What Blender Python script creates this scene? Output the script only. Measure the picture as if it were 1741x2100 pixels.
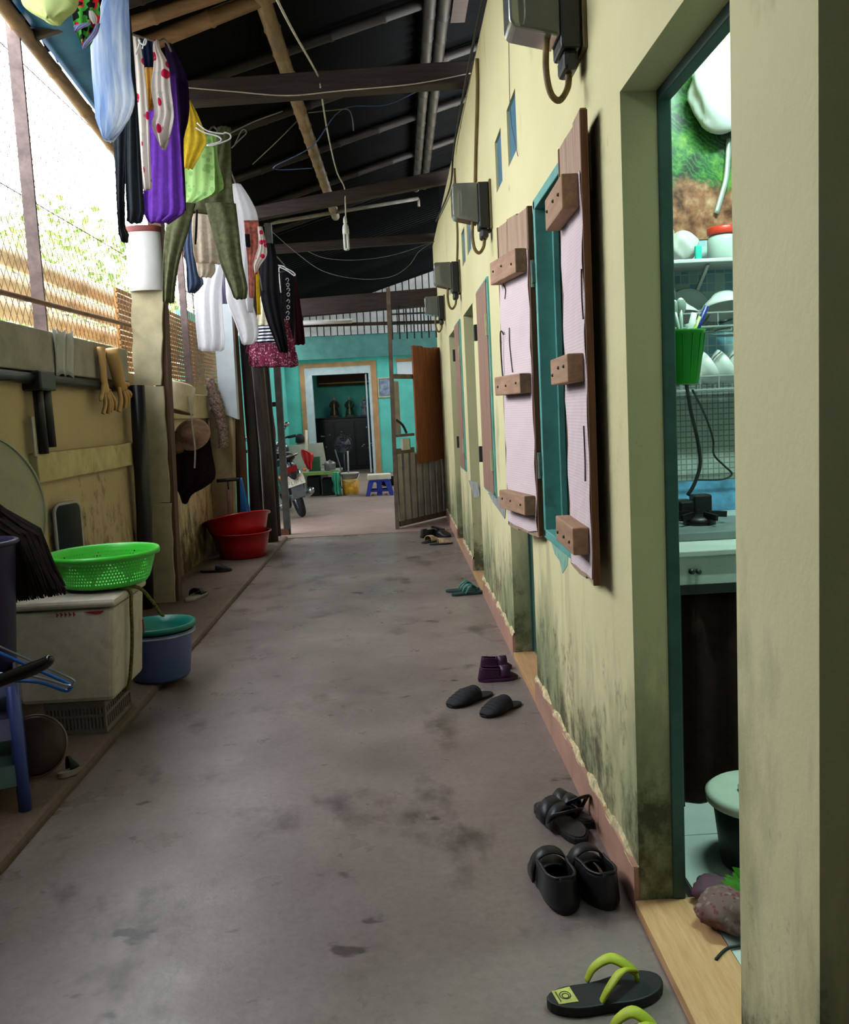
import bpy, math, random
from mathutils import Vector, Matrix
rnd = random.Random(7)
sc = bpy.context.scene
COL = sc.collection
for _o in list(bpy.data.objects): bpy.data.objects.remove(_o)
# ---------------------------------------------------------------- camera
FPX, VPX, VPY, ROLL, EYE = 1850.0, 811.0, 847.0, 0.053, Vector((0, 0, 1.3))
_Y = Vector(((VPX-870.5)/FPX, (VPY-1050)/FPX, 1)).normalized()
_D = Vector((math.sin(ROLL), math.cos(ROLL), 0)); _D = (_D-_Y*_D.dot(_Y)).normalized()
_X = _D.cross(_Y)
def _w(c): return Vector((c.dot(_X), c.dot(_Y), -c.dot(_D)))
cam = bpy.data.cameras.new('camera'); co = bpy.data.objects.new('camera', cam); COL.objects.link(co)
cr, cu, cf = _w(Vector((1, 0, 0))), -_w(Vector((0, 1, 0))), _w(Vector((0, 0, 1)))
co.matrix_world = Matrix(((cr.x, cu.x, -cf.x, EYE.x), (cr.y, cu.y, -cf.y, EYE.y), (cr.z, cu.z, -cf.z, EYE.z), (0, 0, 0, 1)))
cam.sensor_fit = 'VERTICAL'; cam.sensor_height = 24.0; cam.lens = 24.0*FPX/2100.0
cam.clip_start = 0.05; cam.clip_end = 300
sc.camera = co
# ---------------------------------------------------------------- sky, daylight portal, exposure
SKY = 10.8
world = bpy.data.worlds.new('overcast_sky'); sc.world = world; world.use_nodes = True
_b = world.node_tree.nodes['Background']; _b.inputs[0].default_value = (0.90, 0.955, 1.0, 1); _b.inputs[1].default_value = SKY
sc.view_settings.view_transform = 'Standard'; sc.view_settings.look = 'None'
sc.view_settings.exposure = 0.0; sc.view_settings.gamma = 1.0; sc.view_settings.use_curve_mapping = False
sc.cycles.use_denoising = True
sc.cycles.max_bounces = 8; sc.cycles.diffuse_bounces = 1; sc.cycles.glossy_bounces = 3
sc.cycles.transparent_max_bounces = 8; sc.cycles.sample_clamp_indirect = 6.0
sc.cycles.caustics_reflective = False; sc.cycles.caustics_refractive = False
def portal(name, loc, rot, sx, sy):
    l = bpy.data.lights.new(name, 'AREA'); l.shape = 'RECTANGLE'; l.size = sx; l.size_y = sy
    l.cycles.is_portal = True
    o = bpy.data.objects.new(name, l); COL.objects.link(o); o.location = loc; o.rotation_euler = rot
portal('sky_portal_fence', (-1.98, 6.4, 2.62), (0, math.radians(-90), 0), 1.6, 7.8)
# ---------------------------------------------------------------- pixel -> point of the place at a known depth
def ray(px, py): return _w(Vector(((px-870.5)/FPX, (py-1050)/FPX, 1)))
def PX(px, py, X): r = ray(px, py); return EYE+r*(X/r.x)
def PY(px, py, Y): r = ray(px, py); return EYE+r*(Y/r.y)
def PZ(px, py, Z): r = ray(px, py); return EYE+r*((Z-EYE.z)/r.z)
# ---------------------------------------------------------------- materials
def lin(c):
    o = []
    for v in c[:3]:
        v /= 255.0
        o.append(v/12.92 if v <= .04045 else ((v+.055)/1.055)**2.4)
    return (*o, 1)
MATS = {}
class NT:
    def __init__(s, name):
        s.m = bpy.data.materials.new(name); s.m.use_nodes = True
        s.t = s.m.node_tree; s.b = s.t.nodes['Principled BSDF']; s.out = s.t.nodes['Material Output']
        s.tc = s.t.nodes.new('ShaderNodeTexCoord')
    def n(s, typ, ins=None, **kw):
        nd = s.t.nodes.new(typ)
        for k, v in kw.items(): setattr(nd, k, v)
        for k, v in (ins or {}).items(): s.set(nd.inputs[k], v)
        return nd
    def set(s, sock, v):
        if hasattr(v, 'is_linked') or isinstance(v, bpy.types.NodeSocket): s.t.links.new(v, sock)
        else: sock.default_value = v
    def mapping(s, scale=(1, 1, 1), rot=(0, 0, 0), loc=(0, 0, 0)):
        return s.n('ShaderNodeMapping', {'Vector': s.tc.outputs['Object'], 'Scale': scale, 'Rotation': rot, 'Location': loc}).outputs[0]
    def noise(s, scale=5, detail=4, rough=.55, vec=None):
        return s.n('ShaderNodeTexNoise', {'Vector': vec or s.tc.outputs['Object'], 'Scale': scale, 'Detail': detail, 'Roughness': rough}).outputs['Fac']
    def ramp(s, fac, stops):
        r = s.n('ShaderNodeValToRGB', {'Fac': fac}); e = r.color_ramp.elements
        while len(e) < len(stops): e.new(.5)
        for i, (p, c) in enumerate(stops):
            e[i].position = p; e[i].color = lin(c) if max(c) > 1.001 else (c[0], c[1], c[2], 1)
        return r.outputs[0]
    def mix(s, fac, a, b, blend='MIX'):
        m = s.n('ShaderNodeMix', data_type='RGBA', blend_type=blend)
        s.set(m.inputs[0], fac)
        for i, v in ((6, a), (7, b)):
            s.set(m.inputs[i], lin(v) if isinstance(v, tuple) else v)
        return m.outputs[2]
    def math(s, op, a, b=0.0, clamp=False):
        m = s.n('ShaderNodeMath', operation=op, use_clamp=clamp); s.set(m.inputs[0], a); s.set(m.inputs[1], b); return m.outputs[0]
    def rng(s, v, a, b, c=0.0, d=1.0):
        return s.n('ShaderNodeMapRange', {0: v, 1: a, 2: b, 3: c, 4: d}).outputs[0]
    def sep(s): return s.n('ShaderNodeSeparateXYZ', {0: s.tc.outputs['Object']}).outputs
    def bump(s, h, strength=.3, dist=.01):
        b = s.n('ShaderNodeBump', {'Height': h, 'Strength': strength, 'Distance': dist}); s.t.links.new(b.outputs[0], s.b.inputs['Normal'])
    def done(s, col=None, rough=.6, metal=0, spec=.4, **kw):
        if col is not None: s.set(s.b.inputs['Base Color'], lin(col) if isinstance(col, tuple) else col)
        s.set(s.b.inputs['Roughness'], rough); s.b.inputs['Metallic'].default_value = metal
        s.b.inputs['Specular IOR Level'].default_value = spec
        for k, v in kw.items(): s.set(s.b.inputs[k.replace('_', ' ')], v)
        return s.m
def mat(name, col, rough=.6, var=.12, scale=9, bump=0.0, metal=0, spec=.4, stretch=(1, 1, 1), dirt=None, **kw):
    if name in MATS: return MATS[name]
    N = NT(name)
    v = N.mapping(stretch)
    nz = N.noise(scale, 4, .6, v)
    a = tuple(max(0, x*(1-var)) for x in col); b = tuple(min(255, x*(1+var)) for x in col)
    c = N.ramp(nz, [(.3, a), (.7, b)])
    if dirt:
        d = N.noise(scale*.45, 6, .65, v)
        c = N.mix(N.rng(d, dirt[1], dirt[1]+.18), c, tuple(dirt[0]))
    if bump: N.bump(nz, bump, .01)
    MATS[name] = N.done(c, rough, metal, spec, **kw)
    return MATS[name]
def wood(name, c1, c2, axis='z', rough=.65, scale=1.0):
    if name in MATS: return MATS[name]
    N = NT(name)
    st = {'x': (1.2, 14, 14), 'y': (14, 1.2, 14), 'z': (14, 14, 1.2)}[axis]
    v = N.mapping(tuple(x*scale for x in st))
    nz = N.noise(3.2, 6, .65, v)
    c = N.ramp(nz, [(.28, c1), (.72, c2)])
    N.bump(nz, .35, .004)
    MATS[name] = N.done(c, rough, 0, .3); return MATS[name]
def plastic(name, col, rough=.35, sss=0): return mat(name, col, rough, .05, 5, spec=.5)
def sheer(m, k):
    # thin cloth: part of the light passes through
    t = m.node_tree; b = t.nodes['Principled BSDF']; o = t.nodes['Material Output']
    if any(n.type == 'BSDF_TRANSLUCENT' for n in t.nodes): return m
    tr = t.nodes.new('ShaderNodeBsdfTranslucent'); mx = t.nodes.new('ShaderNodeMixShader'); mx.inputs[0].default_value = k
    l = b.inputs['Base Color']
    if l.is_linked: t.links.new(l.links[0].from_socket, tr.inputs[0])
    else: tr.inputs[0].default_value = l.default_value
    t.links.new(b.outputs[0], mx.inputs[1]); t.links.new(tr.outputs[0], mx.inputs[2]); t.links.new(mx.outputs[0], o.inputs[0]); return m
def cloth(name, col, var=.1): return sheer(mat(name, col, .95, var, 30, .15, spec=.1), .3 if sum(col) > 330 else .12)
def spotted(name, base, spots, scale=14, thr=.62, extra=None):
    if name in MATS: return MATS[name]
    N = NT(name)
    v = N.n('ShaderNodeTexVoronoi', {'Vector': N.tc.outputs['Object'], 'Scale': scale, 'Randomness': 1.0})
    rr = N.n('ShaderNodeSeparateColor', {0: v.outputs['Color']}).outputs[0]
    m = N.math('MULTIPLY', N.rng(v.outputs['Distance'], .42, .36), N.math('GREATER_THAN', rr, thr))
    c = N.mix(m, base, spots)
    if extra:
        nz = N.noise(scale*.8, 3)
        c = N.mix(N.rng(nz, .58, .63), c, extra)
    MATS[name] = N.done(c, .95, 0, .1); return MATS[name]
def emis(name, col, strength):
    if name in MATS: return MATS[name]
    N = NT(name); N.b.inputs['Emission Color'].default_value = lin(col); N.b.inputs['Emission Strength'].default_value = strength
    MATS[name] = N.done(col, .5); return MATS[name]
# ---------------------------------------------------------------- mesh builder (world coordinates in, local mesh out)
class MB:
    def __init__(s, M=None): s.v = []; s.f = []; s.M = M
    def add(s, vs, fs):
        o = len(s.v)
        s.v += [(s.M @ Vector(p)) if s.M else Vector(p) for p in vs]
        s.f += [tuple(i+o for i in f) for f in fs]; return s
    def box(s, x0, x1, y0, y1, z0, z1):
        return s.add([(x0, y0, z0), (x1, y0, z0), (x1, y1, z0), (x0, y1, z0), (x0, y0, z1), (x1, y0, z1), (x1, y1, z1), (x0, y1, z1)],
                     [(0, 3, 2, 1), (4, 5, 6, 7), (0, 1, 5, 4), (1, 2, 6, 5), (2, 3, 7, 6), (3, 0, 4, 7)])
    def bar(s, p, q, w, h, up=(0, 0, 1)):
        p = Vector(p); q = Vector(q); d = (q-p).normalized(); up = Vector(up)
        if abs(d.dot(up)) > .95: up = Vector((0, 1, 0))
        a = d.cross(up).normalized(); b = a.cross(d).normalized()
        vs = [c+a*(w/2*i)+b*(h/2*j) for c in (p, q) for i, j in ((-1, -1), (1, -1), (1, 1), (-1, 1))]
        return s.add(vs, [(0, 1, 2, 3), (7, 6, 5, 4), (0, 4, 5, 1), (1, 5, 6, 2), (2, 6, 7, 3), (3, 7, 4, 0)])
    def tube(s, pts, r, n=8, closed=False, sx=1, sy=1):
        pts = [Vector(p) for p in pts]; m = len(pts); rs = r if isinstance(r, (list, tuple)) else [r]*m
        vs = []; fs = []; pa = None
        for i, p in enumerate(pts):
            a = pts[(i-1) % m] if (closed or i) else p
            b = pts[(i+1) % m] if (closed or i < m-1) else p
            t = (b-a).normalized()
            if pa is None:
                u = Vector((0, 0, 1)) if abs(t.z) < .9 else Vector((1, 0, 0)); pa = (u-t*u.dot(t)).normalized()
            else:
                pa = pa-t*pa.dot(t); pa = pa.normalized() if pa.length > 1e-6 else t.orthogonal().normalized()
            pb = t.cross(pa)
            for k in range(n):
                an = 2*math.pi*k/n; vs.append(p+pa*(math.cos(an)*rs[i]*sx)+pb*(math.sin(an)*rs[i]*sy))
        for i in range(m if closed else m-1):
            j = (i+1) % m
            for k in range(n): fs.append((i*n+k, i*n+(k+1) % n, j*n+(k+1) % n, j*n+k))
        if not closed: fs.append(tuple(range(n-1, -1, -1))); fs.append(tuple((m-1)*n+k for k in range(n)))
        return s.add(vs, fs)
    def lathe(s, prof, c=(0, 0, 0), n=28, sx=1, sy=1, R=None, cap0=True, cap1=True):
        vs = []; fs = []; c = Vector(c)
        for r, z in prof:
            for k in range(n):
                a = 2*math.pi*k/n; p = Vector((r*sx*math.cos(a), r*sy*math.sin(a), z)); vs.append(c+(R @ p if R else p))
        m = len(prof)
        for i in range(m-1):
            for k in range(n): fs.append((i*n+k, i*n+(k+1) % n, (i+1)*n+(k+1) % n, (i+1)*n+k))
        if cap0 and prof[0][0] > 1e-5: fs.append(tuple(range(n-1, -1, -1)))
        if cap1 and prof[-1][0] > 1e-5: fs.append(tuple((m-1)*n+k for k in range(n)))
        return s.add(vs, fs)
    def ell(s, c, rx, ry, rz, nu=16, nv=10, R=None):
        pr = [(math.sin(math.pi*i/nv), -math.cos(math.pi*i/nv)) for i in range(nv+1)]
        S = Matrix.Diagonal((rx, ry, rz)); R2 = (R @ S) if R else S
        return s.lathe([(max(r, 1e-4), z) for r, z in pr], c, nu, R=R2)
    def grid(s, fn, nu, nv, cu=False):
        vs = [fn(i/(nu if cu else nu-1), j/(nv-1)) for j in range(nv) for i in range(nu)]; fs = []
        for j in range(nv-1):
            for i in range(nu if cu else nu-1):
                k = (i+1) % nu; fs.append((j*nu+i, j*nu+k, (j+1)*nu+k, (j+1)*nu+i))
        return s.add(vs, fs)
    def prism(s, poly, o, ux, uy, dep):
        o = Vector(o); ux = Vector(ux); uy = Vector(uy); dep = Vector(dep); n = len(poly)
        a = [o+ux*x+uy*y for x, y in poly]
        return s.add(a+[p+dep for p in a], [tuple(range(n)), tuple(range(2*n-1, n-1, -1))]+[(i, n+i, n+(i+1) % n, (i+1) % n) for i in range(n)])
    def build(s, name, m, parent=None, smooth=False, bevel=0, solid=0, origin=None, sub=0):
        if parent is not None: org = wloc(parent)
        elif origin is not None: org = Vector(origin)
        else:
            xs = [p.x for p in s.v]; ys = [p.y for p in s.v]; zs = [p.z for p in s.v]
            org = Vector(((min(xs)+max(xs))/2, (min(ys)+max(ys))/2, min(zs)))
        me = bpy.data.meshes.new(name); me.from_pydata([p-org for p in s.v], [], s.f); me.validate(); me.update()
        if smooth:
            for p in me.polygons: p.use_smooth = True
        if m is not None: me.materials.append(m)
        o = bpy.data.objects.new(name, me); COL.objects.link(o)
        if parent is not None: o.parent = parent
        else: o.location = org
        if solid: md = o.modifiers.new('thickness', 'SOLIDIFY'); md.thickness = solid; md.offset = 0
        if bevel: md = o.modifiers.new('bevel', 'BEVEL'); md.width = bevel; md.segments = 2; md.limit_method = 'ANGLE'
        if sub: md = o.modifiers.new('sub', 'SUBSURF'); md.levels = sub; md.render_levels = sub
        return o
def wloc(o):
    l = Vector((0, 0, 0))
    while o is not None: l += o.location; o = o.parent
    return l
def tag(o, label=None, cat=None, group=None, kind=None):
    if label: o['label'] = label
    if cat: o['category'] = cat
    if group: o['group'] = group
    if kind: o['kind'] = kind
    return o
def struct(o, label=None, cat=None): return tag(o, label, cat, None, 'structure')
def thing(name, label, cat, loc=(0, 0, 0), group=None):
    o = bpy.data.objects.new(name, None); COL.objects.link(o); o.location = loc; o.empty_display_size = .05
    return tag(o, label, cat, group)
def copy_tree(o, parent=None):
    c = o.copy(); COL.objects.link(c); c.parent = parent
    for k, v in o.items(): c[k] = v
    for ch in list(o.children): copy_tree(ch, c)
    return c
def TR(loc, rz=0, rx=0, ry=0, s=1):
    return Matrix.Translation(loc) @ Matrix.Rotation(rz, 4, 'Z') @ Matrix.Rotation(rx, 4, 'X') @ Matrix.Rotation(ry, 4, 'Y') @ Matrix.Scale(s, 4)
def smoothpts(pts, k=6):
    pts = [Vector(p) for p in pts]; out = []
    for i in range(len(pts)-1):
        p0 = pts[max(i-1, 0)]; p1 = pts[i]; p2 = pts[i+1]; p3 = pts[min(i+2, len(pts)-1)]
        for j in range(k):
            t = j/k
            out.append(.5*((2*p1)+(p2-p0)*t+(2*p0-5*p1+4*p2-p3)*t*t+(3*p1-p0-3*p2+p3)*t**3))
    out.append(pts[-1]); return out
# ================================================================ materials of the shell
WX, LX, WT = 0.56, -1.85, 0.100          # right wall face, left wall face, wall thickness
def m_floor(name, c1, c2, stain, rough, st_thr=.57):
    N = NT(name)
    c = N.ramp(N.noise(1.3, 6, .6), [(.3, c1), (.7, c2)])
    c = N.mix(N.math('MULTIPLY', N.rng(N.noise(38, 5, .7), .35, .75), .35), c, tuple(x*.62 for x in c1))
    c = N.mix(N.math('MULTIPLY', N.rng(N.noise(1.7, 7, .62, N.mapping((1.6, 1, 1), loc=(3.1, .4, 0))), st_thr, st_thr+.12), .8), c, stain)
    c = N.mix(N.math('MULTIPLY', N.rng(N.noise(5.5, 4, .5, N.mapping((1, 1.6, 1), loc=(7, 2, 0))), .66, .71), .75), c, tuple(x*.7 for x in stain))
    h = N.noise(60, 4, .6)
    N.bump(N.math('ADD', N.math('MULTIPLY', h, .25), N.noise(2.2, 3, .5)), .18, .012)
    r = N.rng(N.noise(3, 5, .6), .3, .7, rough-.1, rough+.14)
    return N.done(c, r, 0, .45)
FLOOR = m_floor('cement_floor', (118, 104, 99), (152, 137, 131), (62, 50, 45), .33)
FLOOR2 = m_floor('courtyard_floor', (152, 126, 114), (172, 146, 134), (126, 100, 92), .6, .66)
LEDGE = m_floor('ledge_cement', (104, 86, 76), (128, 106, 92), (52, 40, 36), .8)
def m_wall(name, base, base2, mold, streak, hi, green=None):
    N = NT(name); z = N.sep()[2]; vz = N.mapping((3.2, 3.2, .55))
    c = N.ramp(N.noise(1.1, 5, .55), [(.3, base), (.7, base2)])
    nz = N.noise(2.0, 7, .68, vz)
    low = N.rng(z, 1.15, .05)
    c = N.mix(N.math('MULTIPLY', N.rng(N.math('ADD', nz, N.math('MULTIPLY', low, .34)), .64, .86), .8), c, streak)
    if green:
        n3 = N.noise(1.6, 6, .62, N.mapping((2.2, 1.5, .8), loc=(4.3, 1.7, 2)))
        low3 = N.rng(z, .95, .1)
        c = N.mix(N.math('MULTIPLY', N.rng(N.math('ADD', n3, N.math('MULTIPLY', low3, .3)), .63, .82), .75), c, green)
    n2 = N.noise(7.5, 8, .74, N.mapping((1, 1, .8), loc=(1, 5, 2)))
    low2 = N.rng(z, hi, .02)
    c = N.mix(N.math('MULTIPLY', N.rng(N.math('ADD', n2, N.math('MULTIPLY', low2, .30)), .67, .84), .85), c, mold)
    N.bump(N.math('ADD', N.noise(22, 6, .65), N.math('MULTIPLY', N.noise(3, 3), .8)), .22, .012)
    return N.done(c, .85, 0, .25)
WALLR = m_wall('cream_plaster', (222, 212, 160), (233, 224, 176), (70, 66, 48), (184, 174, 134), .75, (124, 138, 100))
WALLL = m_wall('stained_yellow_plaster', (198, 176, 134), (214, 192, 150), (56, 44, 32), (138, 110, 74), 1.5)
TEAL = mat('turquoise_plaster', (104, 206, 190), .8, .06, 3, .1, dirt=((150, 200, 186), .66))
TEALDARK = mat('turquoise_frame_paint', (98, 166, 156), .55, .12, 6, .1, dirt=((46, 76, 70), .62))
SKIRT = mat('pink_skirting_tile', (186, 142, 122), .5, .08, 5, .1, dirt=((140, 104, 90), .6))
ROOFM = mat('dark_roof_sheet', (11, 11, 12), .95, .25, 3, spec=.1)  # near-black base colour over the whole sheet
DARKWOOD = wood('dark_wood', (40, 32, 30), (70, 56, 52), 'x')
def solve_roof(X): return 3.42+.30*(X+1.85)
def PR(px, py, off=0.0):
    r = ray(px, py); t = (3.42+.30*1.85+off-EYE.z)/(r.z-.30*r.x); return EYE+r*t
# ---------------------------------------------------------------- floors
struct(MB().box(-1.24, .70, -2.6, 9.78, -.12, 0).build('floor_corridor', FLOOR, origin=(0, 0, 0)), 'grey stained cement floor of the long corridor', 'floor')
struct(MB().box(-4.4, 3.0, 9.78, 19.9, -.12, .006).build('floor_courtyard', FLOOR2, origin=(0, 0, 0)), 'pinkish cement floor beyond the corridor end', 'floor')
struct(MB().box(LX-.1, -1.24, -2.6, 9.78, -.12, .035).build('floor_ledge', LEDGE, origin=(0, 0, 0), bevel=.02), 'low raised cement ledge along the left wall', 'floor')
# ---------------------------------------------------------------- right wall with its door, window and vent openings
def holed_wall(x0, x1, y0, y1, z0, z1, holes):
    ys = sorted({y0, y1, *[h[0] for h in holes], *[h[1] for h in holes]}); zs = sorted({z0, z1, *[h[2] for h in holes], *[h[3] for h in holes]})
    ny, nz = len(ys)-1, len(zs)-1
    def solid(i, j):
        if i < 0 or j < 0 or i >= ny or j >= nz: return False
        cy, cz = (ys[i]+ys[i+1])/2, (zs[j]+zs[j+1])/2
        return not any(h[0] < cy < h[1] and h[2] < cz < h[3] for h in holes)
    b = MB()
    for i in range(ny):
        for j in range(nz):
            if not solid(i, j): continue
            a, c, d, e = ys[i], ys[i+1], zs[j], zs[j+1]
            b.add([(x0, a, d), (x0, a, e), (x0, c, e), (x0, c, d)], [(0, 1, 2, 3)]); b.add([(x1, a, d), (x1, c, d), (x1, c, e), (x1, a, e)], [(0, 1, 2, 3)])
            if not solid(i-1, j): b.add([(x0, a, d), (x1, a, d), (x1, a, e), (x0, a, e)], [(0, 1, 2, 3)])
            if not solid(i+1, j): b.add([(x0, c, d), (x0, c, e), (x1, c, e), (x1, c, d)], [(0, 1, 2, 3)])
            if not solid(i, j-1): b.add([(x0, a, d), (x0, c, d), (x1, c, d), (x1, a, d)], [(0, 1, 2, 3)])
            if not solid(i, j+1): b.add([(x0, a, e), (x1, a, e), (x1, c, e), (x0, c, e)], [(0, 1, 2, 3)])
    return b
DOORS = [(.25, 1.185), (1.485, 2.175), (3.83, 4.59), (6.22, 7.04), (8.15, 8.92)]
WINS = [(2.78, 3.43, .80, 2.05), (5.15, 5.80, .79, 2.03), (7.35, 7.92, .80, 2.02)]
def vent(x0, x1, ya, yb):
    p = PX(x0, (ya+yb)/2, WX); q = PX(x1, (ya+yb)/2, WX)
    return (q.y, p.y)
VENTS = []
for (xa, xb, ym, h) in ((1042, 1061, 318, 0), (1018, 1031, 383, 0), (959, 967, 521, 0), (949, 955.5, 549, 0), (921.5, 926, 601, 0), (915.5, 919.5, 612, 0)):
    a = PX(xb, ym, WX).y; b_ = PX(xa, ym, WX).y; VENTS.append((a, b_, 2.36, 2.60))
HOLES = [(a, b_, -.01, 2.015) for a, b_ in DOORS]+[(a, b_, c, d) for a, b_, c, d in WINS]+VENTS
wr = struct(holed_wall(WX, WX+WT, -2.6, 11.3, -.02, 3.3, HOLES).build('wall_right', WALLR, origin=(0, 0, 0)), 'long cream plaster wall with mould stains along the right', 'wall')
BLUE = mat('blue_vent_paint', (72, 118, 142), .8, .1, 6)
for a, b_, c, d in VENTS:
    MB().box(WX+.012, WX+.03, a-.005, b_+.005, c-.005, d+.005).build('vent_panel', BLUE, wr)
# skirting between the doors, with a broken plaster edge above it
edges = [-2.6]+[v for d in DOORS for v in d]+[11.3]
PLB = mat('broken_plaster_edge', (206, 190, 146), .95, .2, 30, .5)
for i in range(0, len(edges), 2):
    y0, y1 = edges[i], edges[i+1]
    k = max(1, round((y1-y0)/.40)); bb = thing('baseboard_right', None, None, (WX, (y0+y1)/2, 0)); struct(bb, 'pinkish tile skirting at the foot of the cream wall', 'skirting')
    for j in range(k):
        a = y0+(y1-y0)*j/k; c = y0+(y1-y0)*(j+1)/k
        MB().box(WX-.013, WX+.002, a+.0015, c-.0015, -.01, .118+rnd.uniform(-.003, .003)).build('skirting_tile', SKIRT, bb)
    pb = MB(); n = max(6, int((y1-y0)/.018)); hs = [.126+.010*math.sin(q*.37+i)+rnd.uniform(-.005, .007) for q in range(n+1)]; os_ = [.004+.003*math.sin(q*.51)+rnd.uniform(0, .002) for q in range(n+1)]
    vs = []; fs = []
    for q in range(n+1):
        y = y0+(y1-y0)*q/n; vs += [(WX-os_[q]-.007, y, .112), (WX-os_[q], y, hs[q]), (WX+.003, y, hs[q]+.004)]
    for q in range(n): fs += [(3*q, 3*q+1, 3*q+4, 3*q+3), (3*q+1, 3*q+2, 3*q+5, 3*q+4)]
    pb.add(vs, fs)
    pb.build('plaster_crumbs', PLB, bb)
# thresholds: wood-look tile plank in every doorway
THR = wood('wood_look_tile', (186, 138, 92), (214, 172, 124), 'y', .45, 1.6)
for i, (a, b_) in enumerate(DOORS):
    struct(MB().box(WX-.012, WX+WT+.05, a, b_, -.02, .028).build('trim_%d' % (i+1), THR, bevel=.003), 'brown wood look threshold tile in the %s doorway' % ('nearest', 'open kitchen', 'third', 'fourth', 'farthest')[i], 'threshold')
# door frames and closed leaves (door 2 of the list stands open)
DFR = mat('dark_green_door_frame', (58, 92, 84), .55, .15, 6, dirt=((36, 50, 46), .6))
LEAF = mat('green_door_leaf', (60, 96, 80), .5, .12, 7)
for i, (a, b_) in enumerate(DOORS):
    d = thing('door_%d' % (i+1), None, None, (WX+WT, (a+b_)/2, .028)); struct(d, 'green painted door in the %s doorway' % ('nearest', 'open kitchen', 'third', 'fourth', 'farthest')[i], 'door')
    x0, x1 = WX+WT-.014, WX+WT+.018
    fr = MB(); fr.box(x0, x1, b_-.008, b_+.03, .028, 2.02).box(x0, x1, a-.03, a+.008, .028, 2.02).box(x0, x1, a-.03, b_+.03, 1.99, 2.05)
    fr.build('door_frame', DFR, d, bevel=.004)
    if i != 1: MB().box(x0+.012, x1-.012, a+.008, b_-.008, .03, 1.99).build('door_leaf', LEAF, d)
    else:
        # leaf swung into the room against the partition side
        MB().bar((x1-.016, b_+.05, 1.02), (x1+.093, b_+.44, 1.02), .026, 1.94).build('door_leaf', LEAF, d)
# ---------------------------------------------------------------- windows: teal frames, shutters, boards
SHW = wood('shutter_plank_wood', (150, 122, 100), (190, 160, 136), 'z', .75)
BATTEN = wood('shutter_batten_wood', (148, 112, 88), (188, 150, 122), 'y', .75)
BROWNEDGE = wood('brown_shutter_edge', (84, 52, 36), (124, 84, 62), 'z', .7)
def m_paper():
    N = NT('pink_check_paper')
    w1 = N.n('ShaderNodeTexWave', {'Vector': N.mapping((1, 1, 1)), 'Scale': 34.0, 'Distortion': .6}, bands_direction='Z').outputs['Fac']
    w2 = N.n('ShaderNodeTexWave', {'Vector': N.mapping((1, 1, 1)), 'Scale': 34.0, 'Distortion': .6}, bands_direction='Y').outputs['Fac']
    g = N.math('MAXIMUM', N.rng(w1, .72, .95), N.rng(w2, .72, .95))
    c = N.mix(N.math('MULTIPLY', g, .55), (234, 214, 214), (206, 182, 192))
    c = N.mix(N.math('MULTIPLY', N.rng(N.noise(3, 6, .6), .55, .75), .5), c, (202, 184, 176))
    N.bump(N.noise(9, 4), .3, .01)
    return N.done(c, .9, 0, .2)
PAPER = m_paper()
IRON = mat('dark_iron', (58, 60, 58), .55, .2, 20, metal=.6)
HINGE = mat('weathered_hinge', (96, 116, 108), .6, .2, 20, metal=.4)
for i, (a, b_, c, d) in enumerate(WINS):
    w = thing('window_%d' % (i+1), None, None, (WX, (a+b_)/2, c)); struct(w, ('turquoise framed window with open pink papered shutters', 'window closed with plain brown boards between third and fourth doorways', 'far small window closed with brown boards')[i], 'window')
    fr = MB(); x0, x1 = WX-.012, WX+.085
    fr.box(x0, x1, b_-.032, b_+.004, c, d).box(x0, x1, a-.004, a+.032, c, d).box(x0, x1, a, b_, d-.032, d+.004).box(x0, x1, a, b_, c-.004, c+.03)
    fr.build('window_frame', TEALDARK, w, bevel=.003)
    MB().box(WX+.05, WX+.07, b_-.06, b_-.03, c+.03, d-.03).build('window_stop', TEALDARK, w)
    if i == 0:
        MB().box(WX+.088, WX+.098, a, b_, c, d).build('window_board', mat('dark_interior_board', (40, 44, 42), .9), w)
    else:
        n = 3
        for k in range(n):
            y0 = a+.03+(b_-a-.06)*k/n; y1 = a+.03+(b_-a-.06)*(k+1)/n
            MB().box(WX-.018, WX+.004, y0+.002, y1-.002, c+.01, d-.012).build('shutter_board', wood('plain_brown_board', (138, 104, 86), (170, 134, 116), 'z', .75), w, bevel=.002)
        for zz in (c+.22, d-.25):
            MB().box(WX-.035, WX-.016, b_-.02, b_+.035, zz-.05, zz+.05).build('strap_hinge', IRON, w)
            MB().box(WX-.026, WX-.014, a+.02, a+.05, zz-.07, zz+.05).build('latch_plate', mat('worn_latch', (190, 182, 140), .7), w)
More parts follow.
